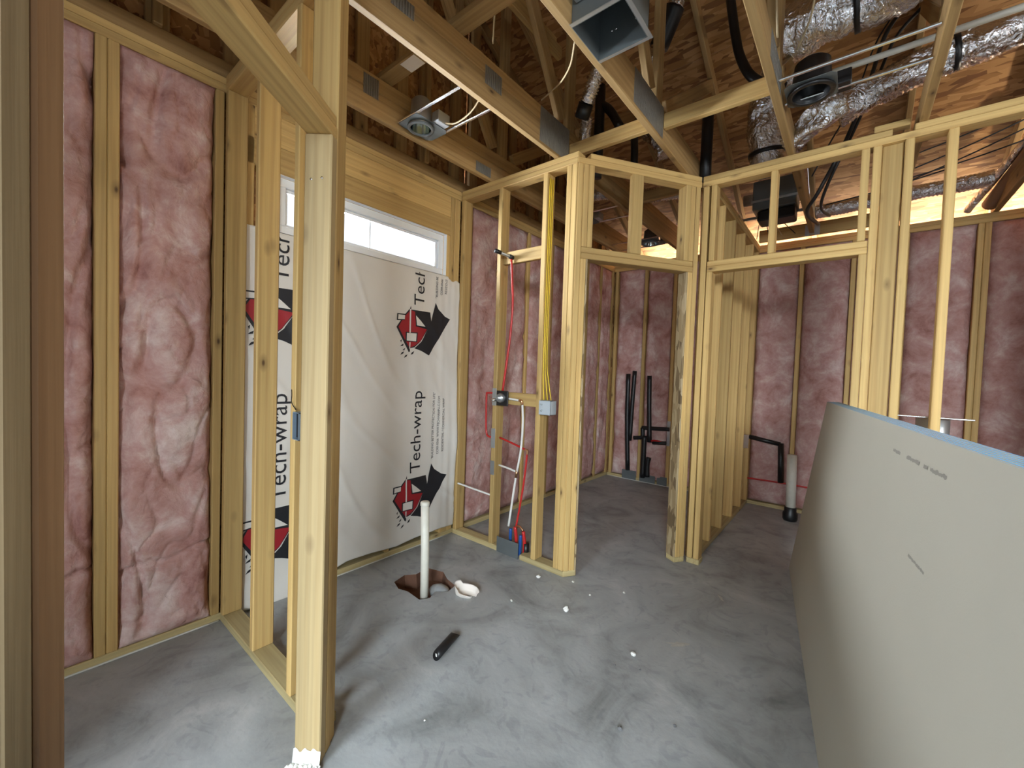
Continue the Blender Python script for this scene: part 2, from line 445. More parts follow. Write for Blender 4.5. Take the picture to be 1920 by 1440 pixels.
# ---- floor with a broken-out hole round the tub drain
HOLE = [(0.325, 1.005), (0.30, 1.10), (0.345, 1.16), (0.33, 1.265), (0.45, 1.30), (0.54, 1.255), (0.635, 1.235), (0.655, 1.16), (0.60, 1.10), (0.63, 1.04), (0.60, 0.985), (0.48, 0.995), (0.41, 0.975)]
bm = bmesh.new()
outer = [bm.verts.new((x, y, 0)) for x, y in ((-0.12, -3.0), (6.3, -3.0), (6.3, 4.68), (-0.12, 4.68))]
inner = [bm.verts.new((x, y, 0)) for x, y in HOLE]
ed = [bm.edges.new((outer[k], outer[(k+1) % 4])) for k in range(4)]
ed += [bm.edges.new((inner[k], inner[(k+1) % len(inner)])) for k in range(len(inner))]
bmesh.ops.triangle_fill(bm, use_beauty=True, edges=ed)
low = [bm.verts.new((v.co.x+(0.48-v.co.x)*0.12+random.uniform(-.008, .008), v.co.y+(1.13-v.co.y)*0.12, -0.10)) for v in inner]
for k in range(len(inner)):
    bm.faces.new((inner[k], inner[(k+1) % len(inner)], low[(k+1) % len(inner)], low[k]))
for f in bm.faces:
    if f.normal.z < -0.5: f.normal_flip()
floor = bm_obj('floor', bm, M_CONC)
floor.data.materials.append(M_DIRT)
for p_ in floor.data.polygons:
    if abs(p_.normal.z) < 0.5: p_.material_index = 1
tag(floor, 'bare grey concrete slab with trowel marks and a broken hole', 'floor', kind='structure')
bm = bmesh.new()
c0 = bm.verts.new((0.48, 1.13, -0.085))
ring = [bm.verts.new((x+(0.48-x)*0.08, y+(1.13-y)*0.08, -0.075+random.uniform(-.02, .015))) for x, y in HOLE]
for k in range(len(ring)): bm.faces.new((ring[k], ring[(k+1) % len(ring)], c0))
bmesh.ops.subdivide_edges(bm, edges=bm.edges, cuts=2, use_grid_fill=True)
for v in bm.verts: v.co.z += 0.018*fbm((v.co.x*20, v.co.y*20, 3))
bmesh.ops.recalc_face_normals(bm, faces=bm.faces)
o = bm_obj('clay_fill', bm, M_DIRT, floor, None, True); o['kind'] = 'stuff'
# slab shoulder inside the hole
bm = bmesh.new()
bmesh.ops.create_icosphere(bm, subdivisions=3, radius=0.07)
for v in bm.verts:
    v.co.x *= 1.1; v.co.y *= 0.8; v.co.z *= 0.7
    v.co += v.co.normalized()*0.012*fbm(v.co*25)
bm_obj('concrete_lump', bm, M_CONC, floor, Matrix.Translation((0.575, 1.165, -0.04)), True)

# ---- insulation batt
def batt(parent, axis, a0, a1, z0, z1, plane, seed, nu=14, nz=60, seams=(), amp=1.0, push=0.0):
    rnd = random.Random(seed)
    bm = bmesh.new(); rows = []
    for j in range(nz+1):
        z = z0+(z1-z0)*j/nz; row = []
        for i in range(nu+1):
            u = i/nu; a = a0+(a1-a0)*u
            q = Vector((a*3.2+seed*7.1, z*2.1, seed*3.3))
            d = 0.028*(1-abs(2*u-1)**6)-0.02
            d += amp*0.040*fbm(q*1.4, 4)
            pull = 0.10+0.07*noise.noise(Vector((z*2.6, seed*5.0, 1.0)))
            if u < pull: d -= 0.030*(1-u/pull)**0.7*(0.6+0.4*noise.noise(Vector((z*7, seed, 2))))
            if 1-u < pull*0.6: d -= 0.022*(1-(1-u)/(pull*0.6))
            cr = noise.noise(Vector((a*4.2+seed*2.7, z*1.3-seed, 5.1)))
            d -= amp*0.026*math.exp(-(cr/0.045)**2)*(0.6+0.8*abs(noise.noise(q*0.7)))
            cr2 = noise.noise(Vector((a*9+seed*1.7, z*3.7+seed, 9.1)))
            d -= amp*0.010*math.exp(-(cr2/0.05)**2)
            for s in seams:
                d -= 0.03*math.exp(-((z-s-0.05*(u-.5)-0.012*math.sin(u*9))/0.012)**2)
            v_edge = min(1.0, (z-z0)/0.05, (z1-z)/0.04)
            d = d*v_edge-0.012*(1-v_edge)+push
            ja = 0.0 if 0 < i < nu else 0.0
            if axis == 'y': row.append(bm.verts.new((plane+d, a+ja, z)))
            else: row.append(bm.verts.new((a+ja, plane-d, z)))
        rows.append(row)
    for j in range(nz):
        for i in range(nu):
            bm.faces.new((rows[j][i], rows[j][i+1], rows[j+1][i+1], rows[j+1][i]))
    rim = [r[0] for r in rows]+rows[-1][1:]+[r[-1] for r in reversed(rows[:-1])]+rows[0][1:-1][::-1]
    back = []
    for v in rim:
        c_ = v.co.copy()
        if axis == 'y': c_.x = plane-0.08
        else: c_.y = plane+0.08
        back.append(bm.verts.new(c_))
    n = len(rim)
    for k in range(n):
        bm.faces.new((rim[k], rim[(k+1) % n], back[(k+1) % n], back[k]))
    bmesh.ops.recalc_face_normals(bm, faces=bm.faces)
    return bm_obj('insulation_batt', bm, M_PINK, parent, None, True)

# ---- wall A: exterior gable wall on the left (x = 0)
WA = empty('wall_left', (0, 0, 0))
tag(WA, 'exterior stud wall with pink insulation, high window and gable above', 'wall', kind='structure')
D = 0.089
board('bottom_plate', -D, 0, -2.89, 4.56, 0, 0.038, M_TREAT, WA)
board('top_plate', -D, 0, -2.89, 4.65, ZP, ZP+0.038, M_PINE, WA)
board('top_plate', -D, -0.007, -2.89, 4.65, ZP+0.038, H, M_PINE, WA)
board('gable_chord', -D+0.02, -0.022, -2.89, 4.65, H, H+0.089, M_TRUSS, WA)
a_studs = [-2.5, -1.7, -1.11, -0.70, -0.298, -0.259, 0.126, 1.885, 2.285, 2.69, 3.10, 3.50, 3.86, 4.20, 4.522]
for y in a_studs: board('stud', -D, 0, y, y+0.038, 0.038, ZP, M_PINE, WA)
prev = None
cav = [(-1.072, -0.70), (-0.662, -0.298), (-0.221, 0.126), (1.923, 2.285), (2.323, 2.69), (2.728, 3.10), (3.138, 3.50), (3.538, 3.86), (3.898, 4.20), (4.238, 4.522)]
for k, (a, b_) in enumerate(cav):
    big = k < 3
    batt(WA, 'y', a+0.002, b_-0.002, 0.04 if big else 0.055, ZP-0.002, 0.0, k+1, 34 if big else 12, 190 if big else 50,
         seams=(0.40,) if big else (), amp=1.5 if big else 0.85, push=0.004 if big else 0.0)
# framing round the window
WY0, WY1, WZ0, WZ1 = 0.42, 1.645, 2.072, 2.392
board('header', -D, 0.0, 0.262, 1.683, WZ1, WZ1+0.142, M_PINE, WA)
board('header', -D, -0.003, 0.262, 1.683, WZ1+0.143, ZP, M_PINE, WA)
for y in (1.645, 1.684, 1.724): board('stud', -D, 0, y, y+0.037, 0.038, WZ1 if y < 1.66 else ZP, M_PINE, WA)
board('stud', -D, -0.004, 1.762, 1.786, 0.038, ZP, M_PINE, WA)
for y in (0.262, 0.382): board('stud', -D, 0, y, y+0.038, 0.038, WZ1 if y > 0.3 else ZP, M_PINE, WA)
board('sill_plate', -D, 0, WY0, WY1, WZ0-0.04, WZ0-0.002, M_PINE, WA)
for y in (0.75, 1.15): board('stud', -D, 0, y, y+0.038, 0.038, WZ0-0.04, M_PINE, WA)
# sheathing
for (y0, y1, z0, z1) in ((-4.2, WY0, 0.0, H), (WY1, 4.66, 0.0, H), (WY0, WY1, 0.0, WZ0), (WY0, WY1, WZ1, H)):
    board('sheathing', -D-0.013, -D-0.001, y0, y1, z0, z1, M_OSB, WA)
def prism(name, prof, x0, x1, mat, parent):
    bm = bmesh.new()
    a = [bm.verts.new((x0, y, z)) for y, z in prof]; b_ = [bm.verts.new((x1, y, z)) for y, z in prof]
    bm.faces.new(a); bm.faces.new(b_[::-1])
    for k in range(len(prof)): bm.faces.new((a[k], a[(k+1) % len(prof)], b_[(k+1) % len(prof)], b_[k]))
    bmesh.ops.recalc_face_normals(bm, faces=bm.faces)
    return bm_obj(name, bm, mat, parent)
y = -4.2
while y < 4.6:
    y1 = min(y+1.217, 4.66)
    pr = [(y, H+0.001), (y1, H+0.001), (y1, deck_z(y1)-0.005)]
    if y < -1.446 < y1: pr.append((-1.446, deck_z(-1.446)-0.005))
    pr.append((y, deck_z(y)-0.005))
    prism('gable_panel', pr, -D-0.013, -D-0.001, M_OSB, WA)
    y += 1.22
gy = -3.4
k = 0
while gy < 4.3:
    zt = deck_z(gy+0.089)-0.10
    if zt-H > 0.2:
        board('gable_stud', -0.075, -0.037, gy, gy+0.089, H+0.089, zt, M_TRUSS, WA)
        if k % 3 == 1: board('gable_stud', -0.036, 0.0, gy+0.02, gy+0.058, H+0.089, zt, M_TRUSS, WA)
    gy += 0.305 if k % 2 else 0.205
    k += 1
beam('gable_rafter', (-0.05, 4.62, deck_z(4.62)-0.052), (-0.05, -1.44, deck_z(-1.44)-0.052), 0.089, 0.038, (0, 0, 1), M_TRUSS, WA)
tube('caulk_bead', [(0.004, -1.2, 0.004), (0.003, -0.4, 0.005), (0.005, 0.16, 0.004)], 0.0045, M_CAULK, WA, 6)
tube('caulk_bead', [(0.004, 0.26, 0.004), (0.006, 0.9, 0.004), (0.004, 1.78, 0.005)], 0.004, M_CAULK, WA, 6)

# ---- the small high window
win = empty('window_1', (0, WY0, WZ0))
tag(win, 'narrow white vinyl window set high in the stud wall', 'window', kind='structure')
def wbox(name, y0, y1, z0, z1, x0, x1, mat, parent): return board(name, x0, x1, y0-WY0, y1-WY0, z0-WZ0, z1-WZ0, mat, parent)
fw = 0.052
wbox('frame', WY0+.004, WY1-.004, WZ0+.004, WZ0+fw, -0.10, -0.035, M_VINYL, win)
wbox('frame', WY0+.004, WY1-.004, WZ1-fw, WZ1-.004, -0.10, -0.035, M_VINYL, win)
wbox('frame', WY0+.004, WY0+fw, WZ0+fw, WZ1-fw, -0.10, -0.035, M_VINYL, win)
wbox('frame', WY1-fw, WY1-.004, WZ0+fw, WZ1-fw, -0.10, -0.035, M_VINYL, win)
# white liner boards of the rough opening
wbox('liner', WY0+.001, WY1-.001, WZ1-.004, WZ1-.001, -0.034, 0.0, M_VINYL, win)
wbox('liner', WY0+.001, WY1-.001, WZ0+.0005, WZ0+.004, -0.034, 0.004, M_VINYL, win)
wbox('liner', WY1-.004, WY1-.001, WZ0+.004, WZ1-.004, -0.034, 0.0, M_VINYL, win)
ins = 0.018
wbox('sash', WY0+fw, WY1-fw, WZ0+fw, WZ0+fw+ins, -0.085, -0.055, M_VINYL, win)
wbox('sash', WY0+fw, WY1-fw, WZ1-fw-ins, WZ1-fw, -0.085, -0.055, M_VINYL, win)
wbox('sash', WY0+fw, WY0+fw+ins, WZ0+fw+ins, WZ1-fw-ins, -0.085, -0.055, M_VINYL, win)
wbox('sash', WY1-fw-ins, WY1-fw, WZ0+fw+ins, WZ1-fw-ins, -0.085, -0.055, M_VINYL, win)
wbox('muntin', 1.017, 1.026, WZ0+fw+ins, WZ1-fw-ins, -0.075, -0.066, M_VINYL, win)
for (y0, y1) in ((WY0+fw+ins, 1.017), (1.026, WY1-fw-ins)):
    wbox('pane', y0, y1, WZ0+fw+ins, WZ1-fw-ins, -0.072, -0.069, M_GLASS, win)

# ---- wall B: far exterior wall (y = 4.563)
YB = 4.563
WB = empty('wall_back', (0, YB, 0))
tag(WB, 'far exterior stud wall filled with pink insulation under the eave', 'wall', kind='structure')
def bb(name, x0, x1, y0, y1, z0, z1, mat): return board(name, x0, x1, y0, y1, z0, z1, mat, WB)
bb('bottom_plate', 0.001, 6.1, 0, D, 0, 0.038, M_TREAT)
bb('top_plate', 0.001, 6.1, 0, D, ZP, ZP+0.038, M_PINE)
bb('top_plate', 0.001, 6.1, 0, D, ZP+0.038, H, M_PINE)
b_studs = [0.02, 0.415, 0.775, 1.20, 1.625, 2.025, 2.43, 2.79, 3.235, 3.275, 3.68, 4.09, 4.5, 4.9, 5.3, 5.7, 6.06]
for x in b_studs: bb('stud', x, x+0.038, 0, D, 0.038, ZP, M_PINE)
bx_ = [x for x in b_studs if x != 3.275]
for k in range(len(b_studs)-1):
    a, b2 = b_studs[k]+0.038, b_studs[k+1]
    if b2-a < 0.1 or a > 4.2: continue
    o = batt(WB, 'x', a+0.002, b2-0.002, 0.05, ZP-0.002, 0.0, 20+k, 14, 60, amp=0.75)
for (x0, x1) in ((-0.1, 2.4), (2.402, 4.8), (4.802, 6.2)):
    bb('sheathing', x0, x1, D+0.001, D+0.013, 0.0, H-0.002, M_OSB)
tube('caulk_bead', [(0.02, -0.004, 0.004), (0.8, -0.005, 0.004), (1.55, -0.004, 0.004)], 0.004, M_CAULK, WB, 6)

# ---- partition P1 at the near end of the tub alcove
P1Y0, P1Y1 = 0.166, 0.255
W1 = empty('wall_tub_end', (0, P1Y0, 0))
tag(W1, 'short open stud partition at the near end of the tub alcove', 'wall', kind='structure')
def p1(name, x0, x1, z0, z1, mat=M_PINE, y0=0.0, y1=D): return board(name, x0, x1, y0, y1, z0, z1, mat, W1)
p1('bottom_plate', 0.003, 1.035, 0, 0.038, M_TREAT)
p1('top_plate', 0.003, 1.06, ZP, ZP+0.038)
p1('top_plate', 0.003, 1.06, ZP+0.038, H)
for x in (0.004, 0.412, 0.803): p1('stud', x, x+0.038, 0.038, ZP)
p1('stud', 0.95, 0.988, 0.038, ZP, M_PINE, 0.045, D)
# ---- angled entry wall W0
WANG = math.radians(-52.0)
W0 = empty('wall_entry', (1.139, 0.161, 0), WANG)
tag(W0, 'angled stud wall with a doorway whose posts frame the photo edge', 'wall', kind='structure')
def e0(name, x0, x1, z0, z1, mat=M_PINE, y0=-D, y1=0.0): return board(name, x0, x1, y0, y1, z0, z1, mat, W0)
ZH0, ZH1 = 2.092, 2.168
e0('jack_stud', 0.0, 0.038, 0.0, ZH0, M_PALE_DIM)
e0('king_stud', -0.039, -0.001, 0.0, ZP)
e0('king_stud', -0.078, -0.040, 0.0, ZP, M_PINE, -D, -0.004)
e0('header', 0.0, 0.855, ZH0, ZH0+0.038)
e0('header', 0.0, 0.855, ZH0+0.038, ZH1, M_PINE, -D, -0.004)
e0('jack_stud', 0.815, 0.853, 0.0, ZH0, M_POST)
e0('king_stud', 0.856, 0.892, 0.0, ZP, M_OLIVE, -D, 0.002)
e0('king_stud', 0.894, 0.931, 0.0, ZP, M_OLIVE)
e0('stud', 0.932, 0.970, 0.0, ZP, M_PINE)
e0('stud', 0.972, 1.010, 0.0, ZP, M_PINE)
e0('top_plate', -0.02, 1.6, ZP, ZP+0.038)
e0('top_plate', -0.02, 1.6, ZP+0.038, H)
# splash of primer on the foot of the jamb
bm = bmesh.new()
n = 14
for (sgn, fx) in ((1, 0.0385),):
    lo = []; hi = []
    for k in range(n+1):
        yy = -D-0.002+(D+0.004)*k/n
        lo.append(bm.verts.new((fx+0.010+0.006*random.random(), yy, 0.001)))
        hi.append(bm.verts.new((fx+0.0008, yy, 0.047+0.009*random.random()+0.006*math.sin(k*1.3))))
    for k in range(n): bm.faces.new((lo[k], lo[k+1], hi[k+1], hi[k]))
    lo2 = [bm.verts.new((fx-0.004, v.co.y, 0.001)) for v in lo]; 
    for k in range(n): bm.faces.new((lo2[k+1], lo2[k], hi[k], hi[k+1])) if False else None
bmesh.ops.recalc_face_normals(bm, faces=bm.faces)
bm_obj('primer_splash', bm, M_PAINT, W0)
# drywall crumbs heaped at the foot
bm = bmesh.new()
for k in range(26):
    q = Vector((0.052+0.02*random.random(), -D-0.012+random.random()*(D+0.022), 0.004+0.008*random.random()))
    r_ = bmesh.ops.create_icosphere(bm, subdivisions=1, radius=0.004+0.006*random.random(), matrix=Matrix.Translation(q))
o = bm_obj('primer_crumbs', bm, M_PAINT, W0); o['kind'] = 'stuff'

# ---- partition P2: plumbing wall at the far end of the tub
P2Y = 1.786
W2 = empty('wall_plumbing', (0, P2Y, 0))
tag(W2, 'open stud partition carrying the shower valve and red tubing', 'wall', kind='structure')
def p2(name, x0, x1, z0, z1, mat=M_PINE, y0=0.0, y1=D): return board(name, x0, x1, y0, y1, z0, z1, mat, W2)
p2('bottom_plate', 0.003, 0.495, 0, 0.038, M_TREAT)
p2('bottom_plate', 0.705, 1.073, 0, 0.038, M_TREAT)
p2('top_plate', 0.003, 1.073, ZP, ZP+0.038)
p2('top_plate', 0.003, 1.073, ZP+0.038, H, M_PINE, 0.003, D)
for x in (0.004, 0.402, 0.803, 0.990, 1.030): p2('stud', x, x+0.038, 0.038, ZP)
p2('block', 0.440, 0.803, 2.135, 2.225, M_PINE, 0.03, 0.068)
p2('block', 0.440, 0.803, 1.10, 1.19, M_PINE, 0.03, 0.068)

# ---- angled partition P3 with the doorway to the toilet room
P3O = Vector((1.074, 1.786, 0)); P3E = Vector((1.604, 2.606, 0))
P3A = math.atan2(P3E.y-P3O.y, P3E.x-P3O.x); P3L = (P3E-P3O).length
W3 = empty('wall_angled', P3O, P3A)
tag(W3, 'angled stud partition with a doorway into the toilet room', 'wall', kind='structure')
def p3(name, x0, x1, z0, z1, mat=M_PINE, y0=0.0, y1=D): return board(name, x0, x1, y0, y1, z0, z1, mat, W3)
p3('bottom_plate', 0.0, 0.094, 0, 0.038, M_TREAT)
p3('bottom_plate', 0.878, P3L-0.01, 0, 0.038, M_TREAT)
p3('king_stud', 0.003, 0.041, 0.038, ZP)
p3('jack_stud', 0.043, 0.081, 0.038, ZH0)
p3('jamb_strip', 0.083, 0.095, 0.0, ZH0, M_EDGE)
p3('king_stud', 0.043, 0.081, ZH1, ZP)
p3('cripple', 0.083, 0.121, ZH1, ZP)
p3('header', 0.043, 0.927, ZH0, ZH0+0.038)
p3('header', 0.043, 0.927, ZH0+0.038, ZH1, M_PINE, 0.003, D)
p3('cripple', 0.405, 0.494, ZH1, ZP, M_PINE, 0.0, 0.038)
p3('cripple', 0.846, 0.884, ZH1, ZP)
p3('cripple', 0.886, 0.924, ZH1, ZP)
p3('jamb_strip', 0.875, 0.887, 0.038, ZH0, M_EDGE)
p3('jack_stud', 0.889, 0.927, 0.038, ZH0)
p3('king_stud', 0.929, 0.967, 0.038, ZP)
p3('top_plate', -0.0, P3L, ZP, ZP+0.038)
p3('top_plate', 0.09, P3L, ZP+0.038, H, M_PINE, 0.004, D)
# ---- partition P4: closet wall
P4Y = 2.606
W4 = empty('wall_closet', (0, P4Y, 0))
tag(W4, 'stud partition with a doorway beside the leaning board stack', 'wall', kind='structure')
def p4(name, x0, x1, z0, z1, mat=M_PINE, y0=0.0, y1=D): return board(name, x0, x1, y0, y1, z0, z1, mat, W4)
p4('bottom_plate', 1.612, 1.70, 0, 0.038, M_TREAT, -0.004, D)
p4('bottom_plate', 2.484, 6.1, 0, 0.038, M_TREAT)
p4('top_plate', 1.606, 6.1, ZP, ZP+0.038)
p4('top_plate', 1.606, 2.60, ZP+0.038, H, M_PINE, 0.004, D)
p4('top_plate', 2.69, 6.1, ZP+0.038, H, M_PINE, 0.004, D)
p4('block', 2.52, 2.672, H+0.001, H+0.036, M_PINE, 0.0, 0.06)
p4('king_stud', 1.612, 1.650, 0.038, ZP)
p4('jack_stud', 1.656, 1.694, 0.038, ZH0)
p4('cripple', 1.664, 1.702, ZH1, ZP)
p4('header', 1.656, 2.520, ZH0, ZH0+0.038)
p4('header', 1.656, 2.520, ZH0+0.038, ZH1, M_PINE, 0.003, D)
p4('cripple', 2.022, 2.060, ZH1, ZP)
p4('cripple', 2.470, 2.508, ZH1, ZP)
p4('jack_stud', 2.482, 2.520, 0.038, ZH0)
p4('king_stud', 2.522, 2.560, 0.038, ZP)
p4('stud', 2.562, 2.651, 0.038, ZP, M_PINE, 0.03, 0.068)
p4('stud', 2.655, 2.693, 0.038, ZP)
for x in (2.822, 3.24, 3.65, 4.06, 4.9, 5.7): p4('stud', x, x+0.038, 0.038, ZP)
# ---- partition P5 between toilet room and closet
W5 = empty('wall_divider', (1.575, 2.70, 0))
tag(W5, 'open stud partition between the toilet room and the closet', 'wall', kind='structure')
def p5(name, y0, y1, z0, z1, mat=M_PINE, x0=0.0, x1=D): return board(name, x0, x1, y0-2.70, y1-2.70, z0, z1, mat, W5)
p5('bottom_plate', 2.705, YB-0.002, 0, 0.038, M_TREAT)
p5('top_plate', 2.705, YB-0.002, ZP, ZP+0.038)
p5('top_plate', 2.705, YB-0.002, ZP+0.038, H)
for y in (2.707, 3.02, 3.40, 3.80, 4.20, 4.52): p5('stud', y, y+0.038, 0.038, ZP)

# ---- added unseen wall, keeps side light out of the closet
o = board('wall_light_stop_closet', 3.60, 3.69, 2.70, 4.56, 0.0, H, M_OSB)
tag(o, 'added unseen sheathed wall that keeps side light out of the closet', 'wall', kind='structure')
# ---- added unseen wall, shades the left alcove floor from rear daylight
o = board('wall_light_stop_alcove', 0.002, 1.05, -1.25, -1.16, 0.0, H, M_OSB)
tag(o, 'added unseen sheathed wall that shades the left alcove floor', 'wall', kind='structure')
# ---- enclosure behind the camera: rear wall with a window and a patio door opening
bm = bmesh.new()
def slab(x0, x1, z0, z1):
    bmesh.ops.create_cube(bm, size=1, matrix=Matrix.Translation(((x0+x1)/2, -2.95, (z0+z1)/2)) @ Matrix.Diagonal((x1-x0, 0.1, z1-z0, 1)))
slab(-0.11, 1.1, 0, 5.3); slab(1.1, 2.5, 0, 0.6); slab(1.1, 2.5, 2.3, 5.3); slab(2.5, 3.4, 0, 5.3); slab(3.4, 5.0, 2.5, 5.3); slab(5.0, 6.3, 0, 5.3)
o = bm_obj('wall_rear', bm, M_DARK)
tag(o, 'plain wall behind the viewer with a window and a patio door opening', 'wall', kind='structure')
bm = bmesh.new()
def slabx(y0, y1, z0, z1):
    bmesh.ops.create_cube(bm, size=1, matrix=Matrix.Translation((6.25, (y0+y1)/2, (z0+z1)/2)) @ Matrix.Diagonal((0.1, y1-y0, z1-z0, 1)))
slabx(-2.9, -0.6, 0, 6.2); slabx(1.2, 4.66, 0, 6.2); slabx(-0.6, 1.2, 0, 1.2); slabx(-0.6, 1.2, 2.4, 6.2)
o = bm_obj('wall_right', bm, M_DARK)
tag(o, 'plain wall closing the room beyond the leaning boards, with an opening for the added side fill', 'wall', kind='structure')

# ---- roof deck
roof = empty('ceiling', (3, 1.6, H))
tag(roof, 'sloping roof deck of brown strand board panels above the trusses', 'ceiling', kind='structure')
sl = Vector((0, 1, -0.5)).normalized()
nrm = Vector((0, 0.5, 1)).normalized()
yy = 5.1; row = 0
while row < 6:
    yc = yy-1.091/2
    x = -0.35 - (1.22 if row % 2 else 0)
    while x < 6.3:
        xa, xb = max(x, -0.35), min(x+2.44, 6.35)
        if xb-xa > 0.1:
            c_ = Vector((0, yc, deck_z(yc)))+nrm*0.0065-roof.location
            beam('roof_panel', (xa-0, c_.y, c_.z) if False else (xa+0.0015-roof.location.x, c_.y, c_.z), (xb-0.0015-roof.location.x, c_.y, c_.z), 1.2165, 0.012, sl, M_OSB, roof, 0.001)
        x += 2.44
    yy -= 1.091; row += 1
yc = (-1.446-4.5)/2
for k in range(3):
    c_ = Vector((0, yc, deck_z(yc)))+Vector((0, -0.5, 1)).normalized()*0.0065-roof.location
    beam('roof_panel', (-0.35+2.25*k-roof.location.x, c_.y, c_.z), (1.89+2.25*k-roof.location.x, c_.y, c_.z), 3.42, 0.012, Vector((0, 1, 0.5)).normalized(), M_OSB, roof, 0.001)

# ================================================================== THINGS
M_BULB = simple('added_lamp_bulb', (1, 0.9, 0.75), 0.3)  # glowing bulb of the added lamp near the eave
M_BULB.node_tree.nodes['Principled BSDF'].inputs['Emission Color'].default_value = (1, 0.86, 0.66, 1)
M_BULB.node_tree.nodes['Principled BSDF'].inputs['Emission Strength'].default_value = 8.0
def thing(name, label, cat, loc=(0, 0, 0), group=None):
    return tag(empty(name, loc), label, cat, group)
def att(o, e):
    o.parent = e; o.matrix_parent_inverse = Matrix.Translation(-e.location)
    return o

# ---- roof trusses
ORD = ['first', 'second', 'third', 'fourth', 'fifth', 'sixth']
def gusset(e, x, y0, y1, z0, z1):
    bm = bmesh.new()
    bmesh.ops.create_cube(bm, size=1, matrix=Matrix.Diagonal((0.0016, y1-y0, z1-z0, 1)))
    nx, nz = max(3, int((y1-y0)/0.02)), max(3, int((z1-z0)/0.03))
    for i in range(nx):
        for j in range(nz):                     # punched teeth slots
            bmesh.ops.create_cube(bm, size=1, matrix=Matrix.Translation((0.0012, -(y1-y0)/2+(i+.5)*(y1-y0)/nx, -(z1-z0)/2+(j+.5)*(z1-z0)/nz)) @ Matrix.Diagonal((0.0012, 0.005, 0.016, 1)))
    o = bm_obj('gusset_plate', bm, M_GUSSET)
    o.location = (x+0.001, (y0+y1)/2, (z0+z1)/2)
    return att(o, e)
TX = [0.279, 0.885, 1.495, 2.103, 2.705, 3.31]
WHERE = ['beside the gable wall', 'ending at the plumbing wall corner', 'carrying the grey register box', 'passing beside the black light ring', 'crossing the closet wall', 'farthest from the gable wall']
for k, x in enumerate(TX):
    e = thing('roof_truss', ORD[k]+' roof truss from the gable, '+WHERE[k], 'truss', (x, 0, H), 'roof trusses')
    x1 = x+0.038
    hb = 0.14 if k < 2 else (0.19 if k == 2 else 0.14)
    ye = 4.655 if k != 3 else 4.44
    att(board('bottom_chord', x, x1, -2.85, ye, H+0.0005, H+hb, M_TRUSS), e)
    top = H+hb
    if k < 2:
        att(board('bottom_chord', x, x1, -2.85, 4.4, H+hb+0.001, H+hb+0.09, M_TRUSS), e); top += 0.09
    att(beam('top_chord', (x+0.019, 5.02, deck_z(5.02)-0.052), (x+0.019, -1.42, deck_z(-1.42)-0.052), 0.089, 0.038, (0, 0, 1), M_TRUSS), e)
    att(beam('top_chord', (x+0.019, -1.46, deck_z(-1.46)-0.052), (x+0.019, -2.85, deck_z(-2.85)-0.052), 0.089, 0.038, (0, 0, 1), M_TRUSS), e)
    yv = 1.875
    att(board('web', x, x1, yv, yv+0.089, top+0.001, deck_z(yv+0.089)-0.105, M_TRUSS), e)
    att(beam('web', (x+0.019, yv-0.06, top+0.03), (x+0.019, 0.62, deck_z(0.62)-0.13), 0.089, 0.036, (0, 1, 0), M_TRUSS), e)
    att(beam('web', (x+0.019, yv+0.17, top+0.03), (x+0.019, 3.02, deck_z(3.02)-0.12), 0.089, 0.036, (0, 1, 0), M_TRUSS), e)
    att(board('web', x, x1, -1.49, -1.40, top+0.001, deck_z(-1.49)-0.12, M_TRUSS), e)
    if k == 0:
        gusset(e, x1, 0.727, 0.822, 2.87, 2.98); gusset(e, x1, 1.16, 1.26, 2.85, 2.94); gusset(e, x1, 1.62, 1.78, 2.79, 2.86)
    elif k == 1:
        gusset(e, x1, 0.49, 0.61, 2.872, 2.935); gusset(e, x1, 1.067, 1.20, 2.86, 2.955); gusset(e, x1, 1.565, 1.90, 2.785, 2.995)
    elif k == 2:
        gusset(e, x1, 1.56, 1.99, 2.785, 2.965)
    else:
        gusset(e, x1, 1.62, 1.95, 2.785, 2.905)
    if k == 3:                                   # joist hanger at the far end
        bm = bmesh.new()
        for (a, b_, c_, d_, z0, z1) in ((x-0.003, x-0.0005, ye-0.06, ye, H-0.004, H+0.09), (x1+0.0005, x1+0.003, ye-0.06, ye, H-0.004, H+0.09), (x-0.003, x1+0.003, ye-0.06, ye, H-0.006, H-0.001),
                                       (x-0.04, x-0.003, ye+0.001, ye+0.004, H-0.006, H+0.10), (x1+0.003, x1+0.04, ye+0.001, ye+0.004, H-0.006, H+0.10)):
            bmesh.ops.create_cube(bm, size=1, matrix=Matrix.Translation(((a+b_)/2, (c_+d_)/2, (z0+z1)/2)) @ Matrix.Diagonal((b_-a, d_-c_, z1-z0, 1)))
        att(bm_obj('joist_hanger', bm, M_STEEL), e)
# ledger that the hanger is nailed to
o = board('ledger', 1.67, 2.70, 4.446, 4.484, H+0.0005, H+0.12, M_PINE)
tag(o, 'short ledger board carrying the metal joist hanger over the closet', 'board')
# braces between the trusses
o = board('lateral_brace', 0.16, 1.62, 0.829, 0.918, H+0.231, H+0.269, M_TRUSS)
tag(o, 'pale brace lying across the first two trusses above the can light', 'brace')
att_l = board('sticker', 0.50, 0.62, 0.835, 0.912, H+0.2295, H+0.2305, M_PAPER); att_l.parent = o; att_l.matrix_parent_inverse = o.matrix_basis.inverted()
o = board('blocking', 1.534, 2.102, 1.99, 2.028, H+0.075, H+0.164, M_PINE)
tag(o, 'short block between the third and fourth truss near the black pipe', 'block')
o = board('blocking', 0.924, 1.494, 1.905, 1.943, H+0.045, H+0.134, M_PINE)
tag(o, 'short block between the second and third truss behind the wall corner', 'block')
tg = thing('channel_brace', 'pale grooved pair of boards under the dark roof by the gable', 'brace', (0.6, 1.9, 3.8))
att(board('board', 0.60, 0.638, 1.2, 2.2, 3.77, 3.859, M_PINE), tg)
